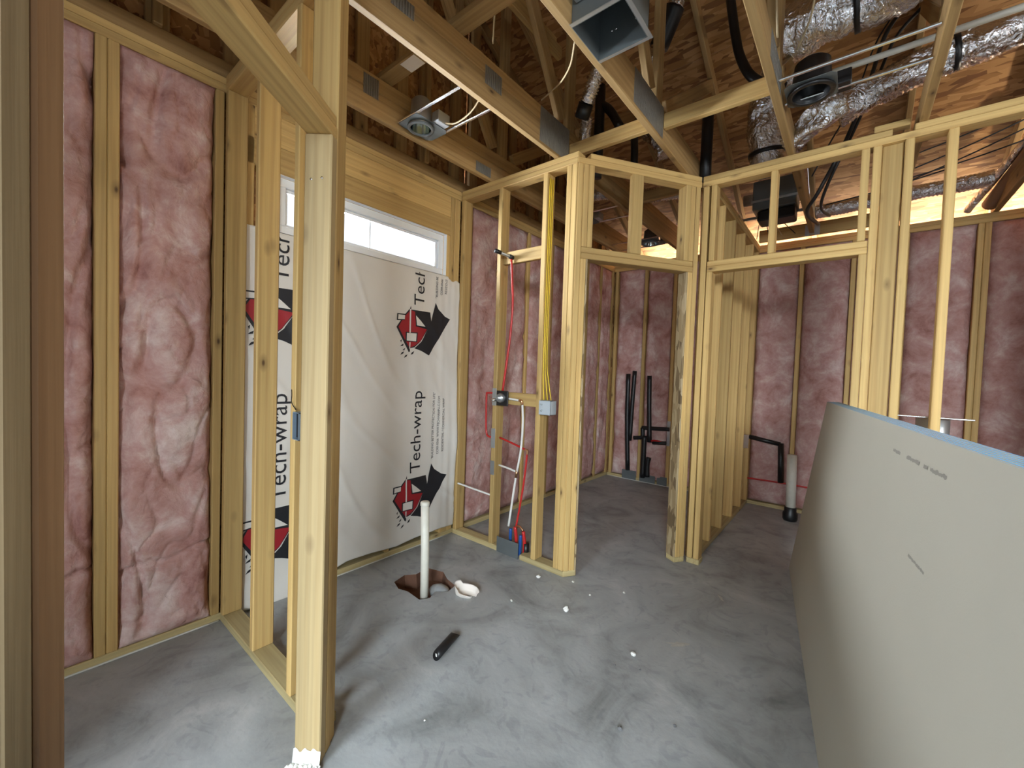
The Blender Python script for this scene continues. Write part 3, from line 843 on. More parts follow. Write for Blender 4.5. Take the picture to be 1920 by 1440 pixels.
att(board('board', 0.56, 0.599, 1.2, 2.18, 3.86, 3.94, M_PINE), tg)
att(board('tie', 0.279, 0.885, 1.16, 1.199, 3.80, 3.889, M_TRUSS), tg)
o = board('blocking', 0.924, 1.494, 3.02, 3.058, H+0.10, H+0.189, M_TRUSS)
tag(o, 'dark cross block above the toilet room doorway', 'block')

# ---- flexible ducts
def flex(name, label, pts, r, group='foil ducts', rib=0.006, step=0.012, lump=0.0, strap=None, seed=0, mat=M_FOIL):
    P = resample(smooth_path(pts, 10), step)
    e = thing(name, label, 'duct', tuple(P[0]), group)
    bm = bmesh.new()
    def rad(t, i):
        base = r(t) if callable(r) else r
        def f(a):
            return base+rib*(0.5 if i % 2 else -0.5)+lump*noise.noise(Vector((math.cos(a)*1.6+seed, math.sin(a)*1.6, i*step*9)))
        return f
    add_tube(bm, P, rad, 22)
    bmesh.ops.recalc_face_normals(bm, faces=bm.faces)
    slv = att(bm_obj('foil_sleeve', bm, mat, None, None, True), e)
    for s in (strap or []):
        i = int(s*(len(P)-2)); rr = (r(s) if callable(r) else r)+0.008
        t = (P[i+1]-P[i]).normalized()
        bm = bmesh.new(); add_tube(bm, [P[i]-t*0.012, P[i]+t*0.012], rr, 22)
        so = bm_obj('strap', bm, M_ABS, None, None, True); so.parent = slv
    return e
flex('foil_duct', 'long shiny foil duct running under the roof past the cables', [(2.33, 2.84, 3.075), (2.46, 2.84, 3.12), (2.76, 2.84, 3.20), (3.08, 2.84, 3.23), (3.6, 2.86, 3.27), (4.4, 2.88, 3.33)], 0.09, lump=0.03, strap=[0.26], seed=1)
flex('foil_duct', 'fat foil duct at the top edge above the black light ring', [(2.08, 2.32, 3.30), (2.2, 2.3, 3.33), (2.38, 2.3, 3.34), (2.65, 2.28, 3.36), (3.0, 2.2, 3.5), (3.3, 2.1, 3.75)], 0.135, lump=0.035, strap=[0.26], seed=2)
flex('foil_duct', 'foil elbow duct with a black strap above the closet doorway', [(1.955, 2.92, 2.80), (1.945, 2.89, 2.94), (1.945, 2.86, 3.10), (1.95, 2.84, 3.25), (1.985, 2.82, 3.36), (2.04, 2.80, 3.44)], lambda t: 0.085+0.04*min(1, t*2.2), lump=0.02, strap=[0.24], seed=3)
flex('foil_duct', 'crumpled foil duct end hanging beside the black light ring', [(2.37, 2.58, 3.0), (2.28, 2.58, 2.955), (2.18, 2.62, 2.90), (2.11, 2.67, 2.86)], lambda t: 0.078-0.01*t, lump=0.04, seed=4, rib=0.002)
d5 = flex('foil_duct', 'thin foil duct rising behind the truss web beside the register box', [(1.20, 2.34, 3.36), (1.27, 2.32, 3.46), (1.38, 2.30, 3.62), (1.48, 2.28, 3.83), (1.53, 2.25, 3.98)], 0.05, lump=0.012, seed=5)
e = flex('ribbed_duct', 'short ribbed silver duct between the second and third truss', [(1.115, 1.79, 3.05), (1.165, 1.765, 3.115), (1.25, 1.72, 3.22), (1.36, 1.68, 3.36)], 0.043, rib=0.011, step=0.009, seed=6)
att(tube('collar', [(1.065, 1.82, 2.99), (1.112, 1.79, 3.048)], 0.047, M_ABS, None, 18, True, False), e)
flex('foil_duct', 'dented foil duct seen low behind the third truss', [(0.98, 2.0, 2.93), (1.03, 1.93, 3.0), (1.07, 1.88, 3.02)], 0.03, lump=0.02, seed=7)
flex('foil_duct', 'wrinkled foil duct behind the second truss gusset', [(1.16, 2.52, 3.30), (1.24, 2.5, 3.21), (1.33, 2.48, 3.08), (1.38, 2.5, 2.95)], 0.075, lump=0.04, seed=8)
flex('foil_duct', 'straight foil duct low along the eave beyond the closet', [(2.16, 4.14, 2.885), (2.6, 4.12, 2.89), (2.95, 4.12, 2.895), (3.23, 4.12, 2.90)], 0.058, lump=0.008, seed=9)
flex('foil_duct', 'ribbed foil duct above the toilet room seen through the doorway head', [(0.2, 3.0, 3.05), (0.55, 3.05, 3.06), (0.8, 3.1, 3.0), (1.05, 3.15, 2.96), (1.35, 3.3, 2.99)], 0.055, rib=0.012, lump=0.008, seed=10)
flex('foil_duct', 'slim bright duct slanting at the right edge near the eave', [(3.16, 4.52, 2.80), (3.25, 4.27, 2.93), (3.34, 4.02, 3.06), (3.42, 3.8, 3.2)], 0.028, rib=0.0, lump=0.003, seed=11)
o = tube('brown_pipe', [(3.285, 4.52, 2.825), (3.33, 4.25, 2.90), (3.40, 3.85, 3.03)], 0.05, M_BROWN, None, 20)
tag(o, 'thick brown sleeved pipe slanting at the right edge above the pink wall', 'pipe')

# ---- pipes, hoses and cables in the roof space
o = tube('plastic_pipe', [(2.30, 2.45, 3.105), (3.3, 2.45, 3.11), (4.3, 2.45, 3.12)], 0.016, M_PVC, None, 14, True, False)
tag(o, 'straight pale plastic pipe under the roof beside the long foil duct', 'pipe')
o = tube('black_hose', [(1.745, 2.52, 3.92), (1.76, 2.5, 3.80), (1.80, 2.5, 3.56), (1.835, 2.5, 3.42), (1.90, 2.5, 3.285), (1.995, 2.52, 3.205), (2.08, 2.56, 3.18)], 0.028, M_ABS, None, 14)
tag(o, 'black insulated hose curving down behind the fourth truss', 'hose')
o = tube('vent_pipe', [(1.573, 2.77, 2.775), (1.573, 2.77, 3.0), (1.574, 2.77, 3.32)], 0.04, M_ABS, None, 18, True, False)
tag(o, 'thick black vent pipe standing on the wall corner above the doorways', 'pipe')
bp = thing('vent_pipe', 'forked black vent pipe between the second and third truss', 'pipe', (0.97, 2.2, 2.775))
att(tube('riser', [(0.98, 2.2, 2.775), (0.985, 2.2, 3.1), (0.99, 2.19, 3.42)], 0.036, M_ABS, None, 16, True, False), bp)
att(tube('branch', [(0.99, 2.2, 3.30), (1.07, 2.2, 3.22), (1.15, 2.2, 3.08)], 0.03, M_ABS, None, 14), bp)
o = tube('vent_pipe', [(1.175, 2.4, 2.78), (1.175, 2.4, 2.98), (1.165, 2.4, 3.14)], 0.027, M_ABS, None, 14, True, False)
tag(o, 'thin black vent pipe just above the angled wall plate', 'pipe')
def cable(label, pts, r, mat, name='cable', group='cables in the roof space'):
    return tag(tube(name, pts, r, mat, None, 6, True, True, 5), label, 'cable', group)
cable('thick black cable hanging from the top edge to the closet', [(2.64, 2.97, 3.68), (2.548, 2.97, 3.53), (2.484, 2.98, 3.27), (2.383, 3.0, 2.95), (2.25, 3.05, 2.67), (2.17, 3.25, 2.60), (2.20, 3.9, 2.70)], 0.013, M_CABLE)
cable('second black cable twisted beside the thick one', [(2.72, 3.02, 3.66), (2.60, 3.03, 3.53), (2.525, 3.04, 3.32), (2.425, 3.06, 3.04), (2.30, 3.1, 2.74), (2.25, 3.3, 2.64), (2.28, 3.8, 2.72)], 0.010, M_CABLE)
cable('thin black cable left of the twisted pair', [(2.585, 2.99, 3.66), (2.50, 2.99, 3.50), (2.41, 3.0, 3.19), (2.29, 3.03, 2.96), (2.20, 3.1, 2.80)], 0.005, M_CABLE)
for k, (p0, p1, lab) in enumerate([((2.70, 3.7, 3.02), (3.35, 3.7, 3.20), 'topmost thin wire across the lit roof deck'),
                                   ((2.72, 3.66, 2.905), (3.40, 3.66, 3.14), 'thin wire just under the topmost one on the lit deck'),
                                   ((2.70, 3.7, 2.862), (3.40, 3.7, 3.00), 'middle thin wire across the lit roof deck'),
                                   ((2.68, 3.62, 2.80), (3.40, 3.62, 3.07), 'steep thin wire crossing the eave duct'),
                                   ((2.25, 3.75, 2.80), (2.95, 3.75, 2.90), 'lowest thin wire above the pink wall plate')]):
    mid = (Vector(p0)+Vector(p1))/2-Vector((0, 0, 0.012))
    cable(lab, [p0, mid, p1], 0.0048, M_CABLE)
cable('tan cable looping down from the third truss', [(1.50, 1.02, 2.775), (1.40, 1.15, 2.80), (1.28, 1.28, 2.86), (1.15, 1.42, 2.95), (1.02, 1.52, 3.01), (0.93, 1.56, 3.02)], 0.004, M_TANWIRE)
cable('pale cable hanging beside the truss brace', [(1.10, 0.98, 3.5), (1.02, 1.03, 3.25), (0.96, 1.08, 3.05)], 0.004, M_TANWIRE)
cable('yellowish cable drooping by the fat foil duct', [(2.10, 1.75, 3.30), (2.19, 1.80, 3.36), (2.27, 1.85, 3.28), (2.26, 1.90, 3.10), (2.20, 1.95, 2.98)], 0.005, M_TANWIRE)
cable('tan cable fanning along the fourth truss web', [(2.145, 1.55, 3.35), (2.15, 1.62, 3.10), (2.15, 1.72, 2.92)], 0.005, M_TANWIRE)
# twin wires in the bay above the closet
for k in range(4):
    cable(['leftmost', 'second', 'third', 'rightmost'][k]+' of four pale wires dropping beside the fan box', [(1.75+0.05*k, 4.15, 3.05), (1.70+0.06*k, 4.25, 2.92), (1.66+0.11*k, 4.38, 2.79)], 0.004, M_CABLE if k % 2 else M_TANWIRE)

# ---- recessed light cans
def can_light(label, cx, cy, z, xa, xb, ya, yb, mat_can, r=0.072, hh=0.17, pan=True):
    e = thing('recessed_light', label, 'light fitting', (cx, cy, z))
    prof = [(r*0.93, 0.004), (r*0.93, hh*0.35), (r*0.88, hh*0.42), (r*0.82, hh*0.9), (r*0.6, hh), (0.001, hh)]
    att(lathe('housing', prof, (cx, cy, z), mat_can, None, 28), e)
    att(lathe('aperture_ring', [(r*0.86, 0.0), (r*1.08, 0.0), (r*1.10, 0.008), (r*0.95, 0.014), (r*0.86, 0.010), (r*0.86, 0.0)], (cx, cy, z-0.006), M_ABS if mat_can is M_ABS else M_DULL, None, 28), e)
    att(lathe('reflector', [(r*0.85, 0.002), (r*0.70, 0.07), (r*0.42, 0.10), (0.001, 0.105)], (cx, cy, z), M_SHINE if mat_can is not M_ABS else M_ABS, None, 28), e)
    bm = bmesh.new()                                   # mounting pan: ring plate with square outline
    n = 28; px_ = (ya-0.005-cy, yb+0.005-cy); hx = r*(1.28 if pan else 1.15)
    if not pan: px_ = (-r*1.15, r*1.15)
    out = []
    for k in range(n):
        a = 2*math.pi*k/n; c_, s_ = math.cos(a), math.sin(a)
        sc_ = min(hx/max(abs(c_), 1e-6), (px_[1] if s_ > 0 else -px_[0])/max(abs(s_), 1e-6))
        out.append((c_*sc_, s_*sc_))
    vi = [bm.verts.new((cx+r*1.0*math.cos(2*math.pi*k/n), cy+r*1.0*math.sin(2*math.pi*k/n), z+0.012)) for k in range(n)]
    vo = [bm.verts.new((cx+q[0], cy+q[1], z+0.012)) for q in out]
    for k in range(n): bm.faces.new((vi[k], vi[(k+1) % n], vo[(k+1) % n], vo[k]))
    r_ = bmesh.ops.extrude_face_region(bm, geom=bm.faces[:])
    for v in [g for g in r_['geom'] if isinstance(g, bmesh.types.BMVert)]: v.co.z += 0.002
    bmesh.ops.recalc_face_normals(bm, faces=bm.faces)
    att(bm_obj('mounting_pan', bm, M_DULL), e)
    for yy in (ya, yb):
        att(board('hanger_bar', xa, xb, yy-0.009, yy+0.009, z+0.015, z+0.026, M_CHROME), e)
    att(board('junction_box', cx+r*1.05, cx+r*1.05+0.06, cy+0.02, cy+0.11, z+0.016, z+0.08, mat_can), e)
    return e
c1 = can_light('open metal light can hung between the first two trusses', 0.415, 1.05, 2.785, 0.318, 0.884, 0.955, 1.185, M_STEEL)
att(tube('cable', [(0.88, 1.10, 2.84), (0.76, 1.13, 2.80), (0.62, 1.14, 2.79), (0.52, 1.12, 2.82)], 0.0045, M_TANWIRE, None, 6), c1)
can_light('black ringed light can between the fourth and fifth truss', 2.262, 2.03, 2.79, 2.142, 2.704, 1.865, 2.095, M_ABS, 0.092, 0.16, False)
can_light('black ringed light can over the toilet room ceiling', 0.72, 3.93, 2.785, 0.318, 0.884, 3.80, 4.06, M_DULL, 0.088, 0.15)
can_light('bright barred light can just inside the toilet room', 0.46, 2.95, 2.785, 0.318, 0.884, 2.82, 3.08, M_STEEL)

# ---- sheet metal register box under the third truss
rb = thing('register_box', 'open grey sheet metal register box beside the third truss', 'duct box', (1.65, 1.05, 2.76))
bm = bmesh.new()
X0, X1, Y0, Y1, Z0, Z1 = 1.5355, 1.765, 0.935, 1.165, 2.758, 2.98
def addb(bm, x0, x1, y0, y1, z0, z1):
    bmesh.ops.create_cube(bm, size=1, matrix=Matrix.Translation(((x0+x1)/2, (y0+y1)/2, (z0+z1)/2)) @ Matrix.Diagonal((x1-x0, y1-y0, z1-z0, 1)))
t_ = 0.003
addb(bm, X0, X0+t_, Y0, Y1, Z0, Z1); addb(bm, X1-t_, X1, Y0, Y1, Z0, Z1)
addb(bm, X0, X1, Y0, Y0+t_, Z0, Z1); addb(bm, X0, X1, Y1-t_, Y1, Z0, Z1); addb(bm, X0, X1, Y0, Y1, Z1-t_, Z1)
att(bm_obj('box', bm, M_DULL), rb)
bm = bmesh.new()
addb(bm, X1, X1+0.016, Y0, Y1, Z0, Z0+t_); addb(bm, X0, X1+0.016, Y0-0.016, Y0, Z0, Z0+t_); addb(bm, X0, X1+0.016, Y1, Y1+0.016, Z0, Z0+t_)
att(bm_obj('flange', bm, M_STEEL), rb)
att(lathe('collar', [(0.085, 0.0), (0.085, 0.12), (0.08, 0.12), (0.08, 0.0)], (1.65, 1.05, Z1), M_STEEL, None, 24), rb)
for (sx, sy) in ((1.60, 1.12), (1.62, 1.0), (1.71, 1.1)):
    att(lathe('screw', [(0.001, 0.004), (0.005, 0.002), (0.005, 0.0)], (sx, Y1-t_, 2.86), M_CHROME, None, 8, (0, -1, 0)), rb)
att(board('hanger_strap', X0+0.02, X1+0.06, 0.905, 0.933, 2.84, 2.90, M_STEEL), rb)
# duct band clamp, black tape
att(tube('tape_sleeve', [(1.36, 2.302, 3.59), (1.42, 2.293, 3.70), (1.465, 2.283, 3.79)], 0.064, M_ABS, None, 16), d5)
# fan housing over the closet
fb = thing('fan_housing', 'grey sheet metal fan box over the closet doorway', 'fan', (1.88, 3.95, 2.86))
bm = bmesh.new(); addb(bm, 1.70, 2.04, 3.84, 4.08, 2.90, 3.16)
bmesh.ops.bevel(bm, geom=bm.edges[:], offset=0.008, segments=1, affect='EDGES')
att(bm_obj('body', bm, M_DULL), fb)
bm = bmesh.new(); addb(bm, 1.74, 2.03, 3.86, 4.07, 2.80, 2.895)
bmesh.ops.bevel(bm, geom=bm.edges[:], offset=0.012, segments=1, affect='EDGES')
att(bm_obj('base', bm, M_ABS), fb)
att(board('lip', 1.69, 2.05, 3.825, 3.84, 2.965, 2.985, M_STEEL), fb)
att(board('mounting_rail', 1.534, 2.102, 3.90, 3.915, 3.02, 3.045, M_STEEL), fb) if False else att(board('mounting_rail', 1.534, 2.102, 4.085, 4.10, 2.90, 2.925, M_STEEL), fb)
att(lathe('outlet_collar', [(0.05, 0), (0.05, 0.09), (0.045, 0.09), (0.045, 0)], (1.70, 3.95, 3.04), M_STEEL, None, 20, (-1, 0, 0)), fb)

# ---- printed weather wrap behind the tub
def cloth_x(y, z):
    w_ = 0.010+0.012*fbm((y*2.3, z*1.1, 4.0), 3)
    fold = max(0.0, (y-1.48)/0.3)
    w_ += 0.012*min(1.0, fold)*noise.noise(Vector((y*17, z*1.2+y*2, 0)))
    dg = noise.noise(Vector((y*3.1+z*2.2, z*0.9-y*0.8, 3.0)))
    w_ += 0.006*math.exp(-(dg/0.10)**2)
    low = max(0.0, 1-(z/0.55))
    w_ += 0.016*low*noise.noise(Vector((y*5.0-z*4, z*3.0, 8)))+0.012*low
    bil = math.exp(-((z-0.75)/0.3)**2)*max(0, (y-1.55)/0.22)
    return max(0.003, w_)+0.022*bil
wy0, wy1 = 0.258, 1.783
def hem(y): return (0.004 if y < 0.5 else 0.004+0.075*min(1, (y-0.5)/0.35))+0.008*math.sin(y*9)
wrap = thing('house_wrap', 'white printed weather wrap sheet hung behind the tub alcove', 'house wrap', (0.01, 1.0, 0.05))
bm = bmesh.new(); nu, nz = 170, 230; rows = []
for j in range(nz+1):
    row = []
    for i in range(nu+1):
        y = wy0+(wy1-wy0)*i/nu
        top = 2.068 if y < 1.66 else 2.045+0.008*math.sin(y*80)
        z = hem(y)+(top-hem(y))*j/nz
        row.append(bm.verts.new((cloth_x(y, z), y, z)))
    rows.append(row)
for j in range(nz):
    for i in range(nu): bm.faces.new((rows[j][i], rows[j][i+1], rows[j+1][i+1], rows[j+1][i]))
r_ = bmesh.ops.extrude_face_region(bm, geom=bm.faces[:])
for v in [g for g in r_['geom'] if isinstance(g, bmesh.types.BMVert)]: v.co.x -= 0.0015
bmesh.ops.recalc_face_normals(bm, faces=bm.faces)
att(bm_obj('sheet', bm, M_WRAP, None, None, True), wrap)
def lay_print(name, polys, mat, off, parent, label=None):
    """polys: list of [(y, z), ...]; clipped to the sheet, cut fine and laid on the cloth."""
    bm = bmesh.new()
    for pl in polys:
        try: bm.faces.new([bm.verts.new((0, y, z)) for y, z in pl])
        except ValueError: pass
    return finish_print(name, bm, mat, off, parent, label)
def finish_print(name, bm, mat, off, parent, label):
    def cut(co, no, clear=False):
        bmesh.ops.bisect_plane(bm, geom=bm.verts[:]+bm.edges[:]+bm.faces[:], plane_co=co, plane_no=no, clear_outer=clear)
    cut((0, 0, 2.045), (0, 0, 1), True); cut((0, wy0+0.003, 0), (0, -1, 0), True)
    if not bm.faces: bm.free(); return None
    ys = [v.co.y for v in bm.verts]; zs = [v.co.z for v in bm.verts]
    st = 0.012
    k = math.floor(min(ys)/st)+1
    while k*st < max(ys): cut((0, k*st, 0), (0, 1, 0)); k += 1
    k = math.floor(min(zs)/st)+1
    while k*st < max(zs): cut((0, 0, k*st), (0, 0, 1)); k += 1
    for v in bm.verts: v.co.x = cloth_x(v.co.y, v.co.z)+off
    bmesh.ops.recalc_face_normals(bm, faces=bm.faces)
    o = bm_obj(name, bm, mat); att(o, parent)
    if label: o['label'] = label
    return o
def text_mesh(body, size):
    cu = bpy.data.curves.new('lettering', 'FONT'); cu.body = body; cu.size = size; cu.resolution_u = 3
    o = bpy.data.objects.new('lettering', cu); COL.objects.link(o)
    bpy.context.view_layer.update()
    me = bpy.data.meshes.new_from_object(o.evaluated_get(bpy.context.evaluated_depsgraph_get()))
    bpy.data.objects.remove(o)
    return me
def lay_text(body, y0, z0, length, height, parent, off=0.0026):
    me = text_mesh(body, 1.0)
    xs = [v.co.x for v in me.vertices]; ys = [v.co.y for v in me.vertices]
    cap = 0.73
    sx = length/(max(xs)-min(xs)); sy = height/cap; mx = min(xs)
    bm = bmesh.new(); bm.from_mesh(me); bpy.data.meshes.remove(me)
    for v in bm.verts:
        u, q = (v.co.x-mx)*sx, v.co.y*sy
        v.co = Vector((0, y0-q, z0+u))
    return finish_print('lettering', bm, M_INK, off, parent, 'black printed lettering')
LOGO = {'sil': [(0.007, 0.335), (0.0, 0.314), (-0.042, 0.266), (-0.073, 0.223), (-0.108, 0.172), (-0.06, 0.095), (-0.016, 0.027), (0.0, 0.0), (0.011, 0.007), (0.008, 0.029), (0.047, 0.038), (0.096, 0.083), (0.164, 0.18), (0.044, 0.304), (0.011, 0.307)],
'blk': [(0.041, 0.296), (0.011, 0.307), (0.186, 0.309), (0.194, 0.241), (0.237, 0.389), (0.266, 0.343), (0.335, 0.296), (0.387, 0.28), (0.179, -0.015), (0.108, 0.015), (0.047, 0.031), (0.106, 0.084), (0.164, 0.18), (0.052, 0.191)],
'red': [(-0.002, 0.298), (-0.055, 0.237), (-0.093, 0.174), (-0.046, 0.104), (-0.002, 0.043), (0.008, 0.035), (0.047, 0.049), (0.096, 0.087), (0.156, 0.179), (0.052, 0.191), (0.041, 0.296), (0.012, 0.302)],
'white': [[(-0.003, 0.31), (0.008, 0.312), (0.011, 0.141), (0.0, 0.14)], [(0.002, 0.072), (0.012, 0.073), (0.01, 0.027), (0.003, 0.027)], [(-0.021, 0.137), (0.06, 0.14), (0.058, 0.083), (-0.021, 0.083)], [(0.05, 0.269), (0.091, 0.238), (0.14, 0.197), (0.06, 0.199)], [(-0.095, 0.26), (-0.041, 0.262), (-0.043, 0.232), (-0.097, 0.227)]],
'frame': [[(-0.031, 0.145), (0.07, 0.148), (0.067, 0.076), (-0.031, 0.077)], [(-0.105, 0.268), (-0.04, 0.27), (-0.043, 0.225), (-0.107, 0.219)]],
'drops': [[(-0.04, 0.004), (-0.047, -0.012), (-0.071, -0.022), (-0.059, -0.004)], [(-0.009, -0.016), (-0.018, -0.032), (-0.04, -0.042), (-0.028, -0.024)], [(0.046, 0.011), (0.037, -0.01), (0.016, -0.017), (0.027, 0.001)], [(-0.045, 0.059), (-0.049, 0.043), (-0.074, 0.038), (-0.061, 0.051)], [(-0.062, 0.089), (-0.066, 0.063), (-0.073, 0.079)], [(-0.03, 0.03), (-0.037, 0.012), (-0.052, 0.012), (-0.043, 0.022)]]}
for (dy, ) in ((0.0,), (-0.955,)):
    for dz in (0.0, 1.232):
        oy, oz = 1.302+dy, 0.226+dz
        tr = lambda pl: [(a+oy, b_+oz) for a, b_ in pl]
        base = lay_print('logo_outline', [tr(LOGO['sil']), tr(LOGO['blk'])], M_INK, 0.0026, wrap, 'black outline of the printed house and cape emblem')
        subs = [lay_print('logo_drop', [tr(q)], M_INK, 0.0026, wrap) for q in LOGO['drops']]
        subs.append(lay_print('logo_house', [tr(LOGO['red'])], M_RED, 0.0033, wrap, 'red house of the printed emblem'))
        subs += [lay_print(nm, [tr(q)], M_INK, 0.0040, wrap) for nm, q in zip(('logo_window_frame', 'logo_chimney_frame'), LOGO['frame'])]
        subs += [lay_print(nm, [tr(q)], M_WRAP, 0.0047, wrap) for nm, q in zip(('logo_stripe', 'logo_stripe', 'logo_window', 'logo_gable', 'logo_chimney'), LOGO['white'])]
        for so in subs:
            if so is not None: so.parent = base; so.matrix_parent_inverse = Matrix.Identity(4)
        lay_text('Tech-wrap', 1.430+dy, 0.572+dz, 0.605, 0.098, wrap)
        lay_text('"BUILDING BETTER PROTECTION FOR LIFE"', 1.556+dy, 0.650+dz, 0.515, 0.021, wrap)
        lay_text('CCRR-0566  WWW.TECHWRAPLLC.COM', 1.604+dy, 0.682+dz, 0.452, 0.021, wrap)
        lay_text('RESIDENTIAL / COMMERCIAL WRAP', 1.650+dy, 0.698+dz, 0.418, 0.021, wrap)

# ---- stack of leaning boards on the right
d_ = Vector((0.146, -0.9893, 0)).normalized(); nh = Vector((0.9893, 0.146, 0)).normalized()
s_ = (nh*0.165+Vector((0, 0, 1.2088))).normalized(); n_ = d_.cross(s_).normalized()
if n_.dot(nh) < 0: n_ = -n_
b0 = Vector((2.198, 3.027, 0.0))
SH = 0.0112
NAMES = ['front board of the leaning stack, its tan face toward the tub', 'second board of the leaning blue edged stack', 'third board of the leaning blue edged stack', 'fourth board of the leaning blue edged stack', 'fifth board of the leaning blue edged stack', 'last board of the leaning stack against the door jamb']
for k in range(6):
    bm = bmesh.new()
    L_, W_ = 3.66, 1.22
    sh = 0.0 if k == 0 else random.uniform(-0.012, 0.012)
    bmesh.ops.create_cube(bm, size=1, matrix=Matrix.Diagonal((L_, W_, SH-0.0006, 1)))
    bmesh.ops.bevel(bm, geom=bm.edges[:], offset=0.0022, segments=2, affect='EDGES')
    me = bpy.data.meshes.new('wallboard_sheet'); bm.to_mesh(me); bm.free()
    me.materials.append(M_DRY); me.materials.append(M_BLUE)
    for p_ in me.polygons:
        if abs(p_.normal.z) < 0.75: p_.material_index = 1 if abs(p_.normal.y) > abs(p_.normal.x) else 0
    cen = b0+nh*(k*SH*1.002)+d_*(L_/2+sh)+s_*(W_/2)+n_*(SH/2)
    cen.z += 0.0022
    mw = Matrix((d_, s_, d_.cross(s_))).transposed().to_4x4(); mw.translation = cen
    o = link('wallboard_sheet', me, None, None, mw)
    tag(o, NAMES[k], 'wallboard', 'stack of wallboard sheets')
    if k == 0:
        rnd = random.Random(3); M_STAMP = simple('grey_stamp_ink', (0.25, 0.235, 0.20), 0.8)
        def mark(a0, a1, b1, hgt):                 # one smudged word as a ragged strip
            bm = bmesh.new(); n_s = max(4, int((a1-a0)/0.007)); lo_, hi_ = [], []
            for q_ in range(n_s+1):
                aa = a0+(a1-a0)*q_/n_s
                for sgn, lst in ((-1, lo_), (1, hi_)):
                    P_ = b0+d_*aa+s_*(b1+sgn*hgt*rnd.uniform(.35, 1)/2)-n_*0.0007; P_.z += 0.0022
                    lst.append(bm.verts.new(P_))
            for q_ in range(n_s): bm.faces.new((lo_[q_], lo_[q_+1], hi_[q_+1], hi_[q_]))
            m_ = bm_obj('stamp_mark', bm, M_STAMP)
            m_.parent = o; m_.matrix_parent_inverse = o.matrix_basis.inverted()
            m_['label'] = 'faint smudged grey stamp mark'
        for (a0, a1) in ((1.742, 1.822), (1.888, 2.005), (2.04, 2.072), (2.09, 2.20)): mark(a0, a1, 1.139, 0.014)
        mark(2.09, 2.215, 0.904, 0.010)

# ---- tub drain riser
dr = thing('drain_riser', 'white speckled plastic pipe standing in the broken slab hole', 'pipe', (0.57, 1.04, -0.08))
att(tube('pipe', [(0.572, 1.045, -0.075), (0.571, 1.042, 0.25), (0.568, 1.035, 0.545)], 0.0245, M_PVC, None, 24, True, False), dr)
att(lathe('cap', [(0.0255, 0.0), (0.0275, 0.002), (0.0275, 0.018), (0.024, 0.024), (0.001, 0.025)], (0.568, 1.035, 0.535), M_PVC, None, 24), dr)

# ---- plumbing in wall P2
YP = 1.83
pl = thing('shower_tubing', 'red and white tubing with a shower valve in the stud wall', 'plumbing', (0.51, YP, 1.15))
def pt(name, pts, r, mat): return att(tube(name, [(x, YP, z) if len(q_) == 2 else q_ for q_ in pts for (x, z) in [q_[:2]]], r, mat, None, 10), pl)
att(tube('riser', [(0.53, 1.80, 2.165), (0.545, 1.80, 2.0), (0.553, 1.805, 1.85), (0.545, 1.80, 1.62), (0.522, 1.79, 1.38), (0.50, 1.785, 1.20)], 0.0085, M_PEXR, None, 10), pl)
att(tube('shower_stub', [(0.53, 1.80, 2.175), (0.525, 1.77, 2.18), (0.50, 1.71, 2.192)], 0.011, M_STEEL, None, 12), pl)
att(tube('stub_cap', [(0.502, 1.715, 2.191), (0.485, 1.67, 2.20)], 0.0145, M_ABS, None, 12, True, False), pl)
att(tube('stub_elbow', [(0.53, 1.815, 2.175), (0.535, 1.775, 2.175)], 0.016, M_ABS, None, 12, True, False), pl)
att(board('valve_plate', 0.452, 0.562, 1.772, 1.784, 1.09, 1.20, M_ABS), pl)
att(lathe('valve_body', [(0.001, 0.045), (0.016, 0.045), (0.018, 0.03), (0.03, 0.028), (0.034, 0.012), (0.034, 0.0)], (0.502, 1.772, 1.148), M_STEEL, None, 18, (0, -1, 0)), pl)
att(tube('valve_handle_stem', [(0.478, 1.74, 1.135), (0.462, 1.71, 1.13)], 0.012, M_CHROME, None, 10, True, False), pl)
att(tube('cold_line', [(0.56, 1.79, 1.146), (0.62, 1.79, 1.142), (0.668, 1.79, 1.138)], 0.008, M_PEXW, None, 10), pl)
att(tube('cold_elbow', [(0.655, 1.79, 1.14), (0.676, 1.79, 1.136), (0.678, 1.795, 1.11)], 0.010, M_BRASS, None, 10), pl)
att(tube('cold_riser', [(0.676, 1.80, 1.125), (0.672, 1.82, 0.98), (0.655, 1.83, 0.78), (0.615, 1.84, 0.60)], 0.0085, M_PEXW, None, 10), pl)
att(tube('tee', [(0.617, 1.84, 0.625), (0.610, 1.84, 0.565)], 0.0105, M_BRASS, None, 10, True, False), pl)
att(tube('cold_riser', [(0.611, 1.84, 0.58), (0.585, 1.84, 0.40), (0.555, 1.84, 0.19)], 0.0085, M_PEXW, None, 10), pl)
att(tube('cold_branch', [(0.441, 1.84, 0.63), (0.53, 1.84, 0.622), (0.605, 1.84, 0.61)], 0.0075, M_PEXW, None, 10), pl)
att(tube('cold_branch', [(0.012, 1.80, 0.42), (0.2, 1.80, 0.41), (0.40, 1.805, 0.398)], 0.0075, M_PEXW, None, 10), pl)
att(tube('hot_loop', [(0.40, 1.83, 1.175), (0.312, 1.83, 1.172), (0.300, 1.83, 1.15), (0.302, 1.83, 0.98), (0.312, 1.83, 0.86), (0.345, 1.83, 0.835), (0.40, 1.83, 0.835)], 0.008, M_PEXR, None, 10), pl)
att(tube('hot_branch', [(0.441, 1.84, 0.84), (0.58, 1.84, 0.81), (0.695, 1.84, 0.782)], 0.0075, M_PEXR, None, 10), pl)
att(tube('hot_elbow', [(0.688, 1.84, 0.783), (0.706, 1.84, 0.778), (0.706, 1.84, 0.752)], 0.009, M_BRASS, None, 10), pl)
